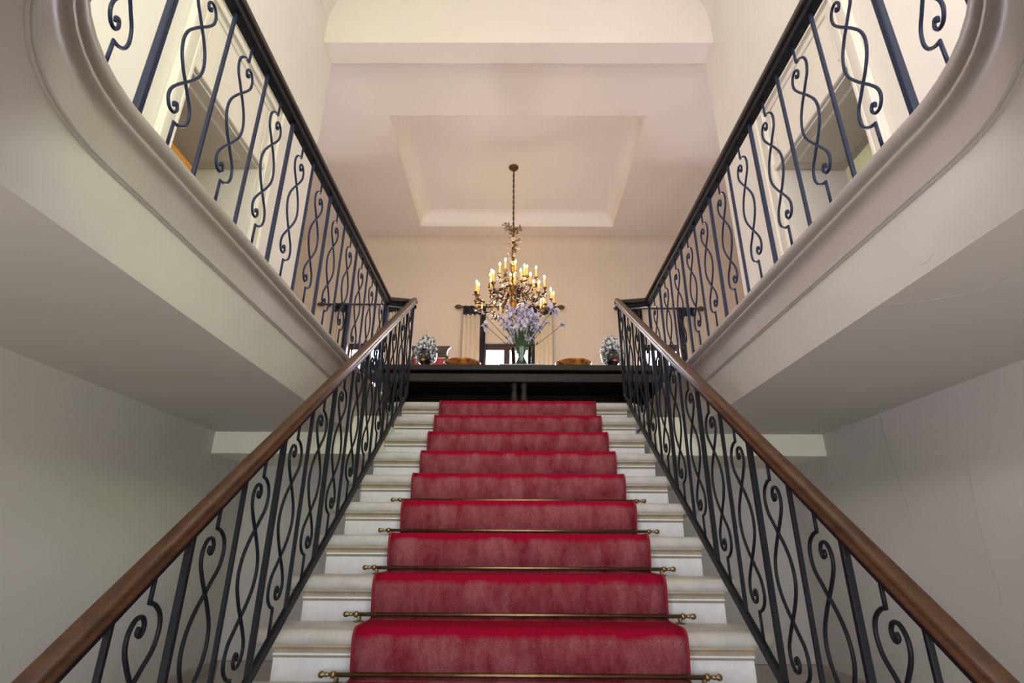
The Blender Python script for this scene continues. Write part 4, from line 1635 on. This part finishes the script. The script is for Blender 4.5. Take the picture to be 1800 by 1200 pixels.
# candle, cup and bulb meshes
bm = bmesh.new()
lathe(bm, [(0, 0), (0.0125, 0), (0.0125, 0.135), (0.009, 0.140), (0, 0.140)], 12)
me_candle = bpy.data.meshes.new('candle')
bmesh.ops.recalc_face_normals(bm, faces=bm.faces)
bm.to_mesh(me_candle)
bm.free()
me_candle.materials.append(CANDLE)
for p in me_candle.polygons:
    p.use_smooth = True
bm = bmesh.new()
lathe(bm, [(0, 0), (0.009, 0.004), (0.0145, 0.018), (0.0125, 0.034), (0.005, 0.050), (0, 0.058)], 10)
me_bulb = bpy.data.meshes.new('bulb')
bmesh.ops.recalc_face_normals(bm, faces=bm.faces)
bm.to_mesh(me_bulb)
bm.free()
me_bulb.materials.append(BULB)
for p in me_bulb.polygons:
    p.use_smooth = True
bm = bmesh.new()
lathe(bm, [(0, -0.030), (0.010, -0.026), (0.012, -0.012), (0.030, -0.002), (0.034, 0.008), (0.028, 0.006), (0.012, 0.004), (0, 0.004)], 12)
me_cup = bpy.data.meshes.new('candle_cup')
bmesh.ops.recalc_face_normals(bm, faces=bm.faces)
bm.to_mesh(me_cup)
bm.free()
me_cup.materials.append(GILT)
for p in me_cup.polygons:
    p.use_smooth = True
LIGHTS_AT = []


def arm(a, r, zs, zlow, ztip, n_candles, seed):
    rr = random.Random(seed)
    ca, sa = math.cos(a), math.sin(a)

    def P(rad, z, da=0.0):
        return (rad * math.cos(a + da), rad * math.sin(a + da), z)
    pts_ = [P(0.05, zs), P(0.30 * r, zs - 0.01), P(0.62 * r, zlow), P(0.88 * r, zlow + 0.03), P(r, (zlow + ztip) / 2), P(r, ztip)]
    cr = catmull(pts_, 6)
    bm_ = bmesh.new()
    sweep(bm_, cr, ring(0.0095, 7), (-sa, ca, 0.001))
    # twigs and leaves along the branch
    for k in range(14):
        i_ = 6 + int(k * (len(cr) - 9) / 14)
        p_ = Vector(cr[i_])
        for q in range(2):
            b2 = leaf_bm(rr.uniform(0.045, 0.075), 0.012)
            merge(bm_, b2, Matrix.Translation(p_) @ Matrix.Rotation(rr.uniform(0, 2 * PI), 4, 'Z') @ Matrix.Rotation(rr.uniform(-1.0, 0.8), 4, 'Y'))
    tips = [(cr[-1], 0)]
    for k in range(1, n_candles):
        da = (-1) ** k * rr.uniform(0.14, 0.2) * (0.55 / max(r, 0.3))
        rad = r * rr.uniform(0.86, 1.06)
        zt = ztip - rr.uniform(0.03, 0.11)
        c2 = catmull([P(0.72 * r, zlow + 0.0), P(0.9 * r, zlow + 0.01, da * 0.7), P(rad, (zlow + zt) / 2, da), P(rad, zt, da)], 5)
        sweep(bm_, c2, ring(0.007, 6), (-sa, ca, 0.001))
        tips.append((c2[-1], k))
    fin(bm_, 'arm', GILT_DARK, chd)
    for p_, k in tips:
        lean = (rr.uniform(-0.05, 0.05), rr.uniform(-0.05, 0.05), 0)
        link('candle_cup', me_cup, None, chd, p_)
        cd = link('candle', me_candle, None, chd, p_, lean)
        link('bulb', me_bulb, None, cd, (0, 0, 0.142))
        LIGHTS_AT.append(Vector(p_) + Vector((0, 0, 0.17)))
    for k in range(8):
        i_ = 5 + int(rr.uniform(0, len(cr) - 8))
        n_ = Vector((rr.uniform(-1, 1), rr.uniform(-1.4, 0.4), rr.uniform(-0.8, 0.6))).normalized()
        put_flower(Vector(cr[i_]) + n_ * 0.025, n_, rr.uniform(0.55, 0.85))


for k in range(9):
    arm(2 * PI * (k + 0.05) / 9, 0.55, ZM - 0.02, 2.00, 2.15, 3 if k in (0, 2, 4, 5, 7) else 2, 200 + k)
for k in range(8):
    arm(2 * PI * (k + 0.6) / 8, 0.345, ZM + 0.04, 2.20, 2.38 + (0.05 if k % 2 else -0.03), 1, 300 + k)
for k in range(4):
    arm(2 * PI * (k + 0.1) / 4, 0.20, ZM + 0.06, ZM + 0.10, 2.53 - 0.05 * (k % 2), 1, 400 + k)
# hanging sprays of leaves under the hub
for k in range(8):
    a = 2 * PI * (k + 0.3) / 8
    bm = bmesh.new()
    mt = Matrix.Rotation(a, 4, 'Z')
    pp = catmull([(0.05, 0, ZM - 0.10), (0.16, 0, ZM - 0.20), (0.26, 0, ZM - 0.22), (0.34, 0, ZM - 0.16)], 4)
    b2 = bmesh.new()
    sweep(b2, pp, ring(0.0055, 5), (0, 1, 0))
    merge(bm, b2, mt)
    for q in range(10):
        b2 = leaf_bm(0.055, 0.011)
        p_ = pp[2 + q % (len(pp) - 3)]
        merge(bm, b2, mt @ Matrix.Translation(p_) @ Matrix.Rotation(rc.uniform(0, 2 * PI), 4, 'Z') @ Matrix.Rotation(rc.uniform(-0.9, 0.9), 4, 'Y'))
    fin(bm, 'leaf_spray', GILT_DARK, chd)
for i, p_ in enumerate(LIGHTS_AT):
    if i % 4 == 0:
        d = bpy.data.lights.new('candle_light', 'POINT')
        d.energy = 5.0
        d.color = (1.0, 0.72, 0.45)
        d.shadow_soft_size = 0.014
        lo = bpy.data.objects.new('candle_light', d)
        lo.location = p_ + Vector((0, 0, 0.022))
        COL.objects.link(lo)
        lo.parent = chd
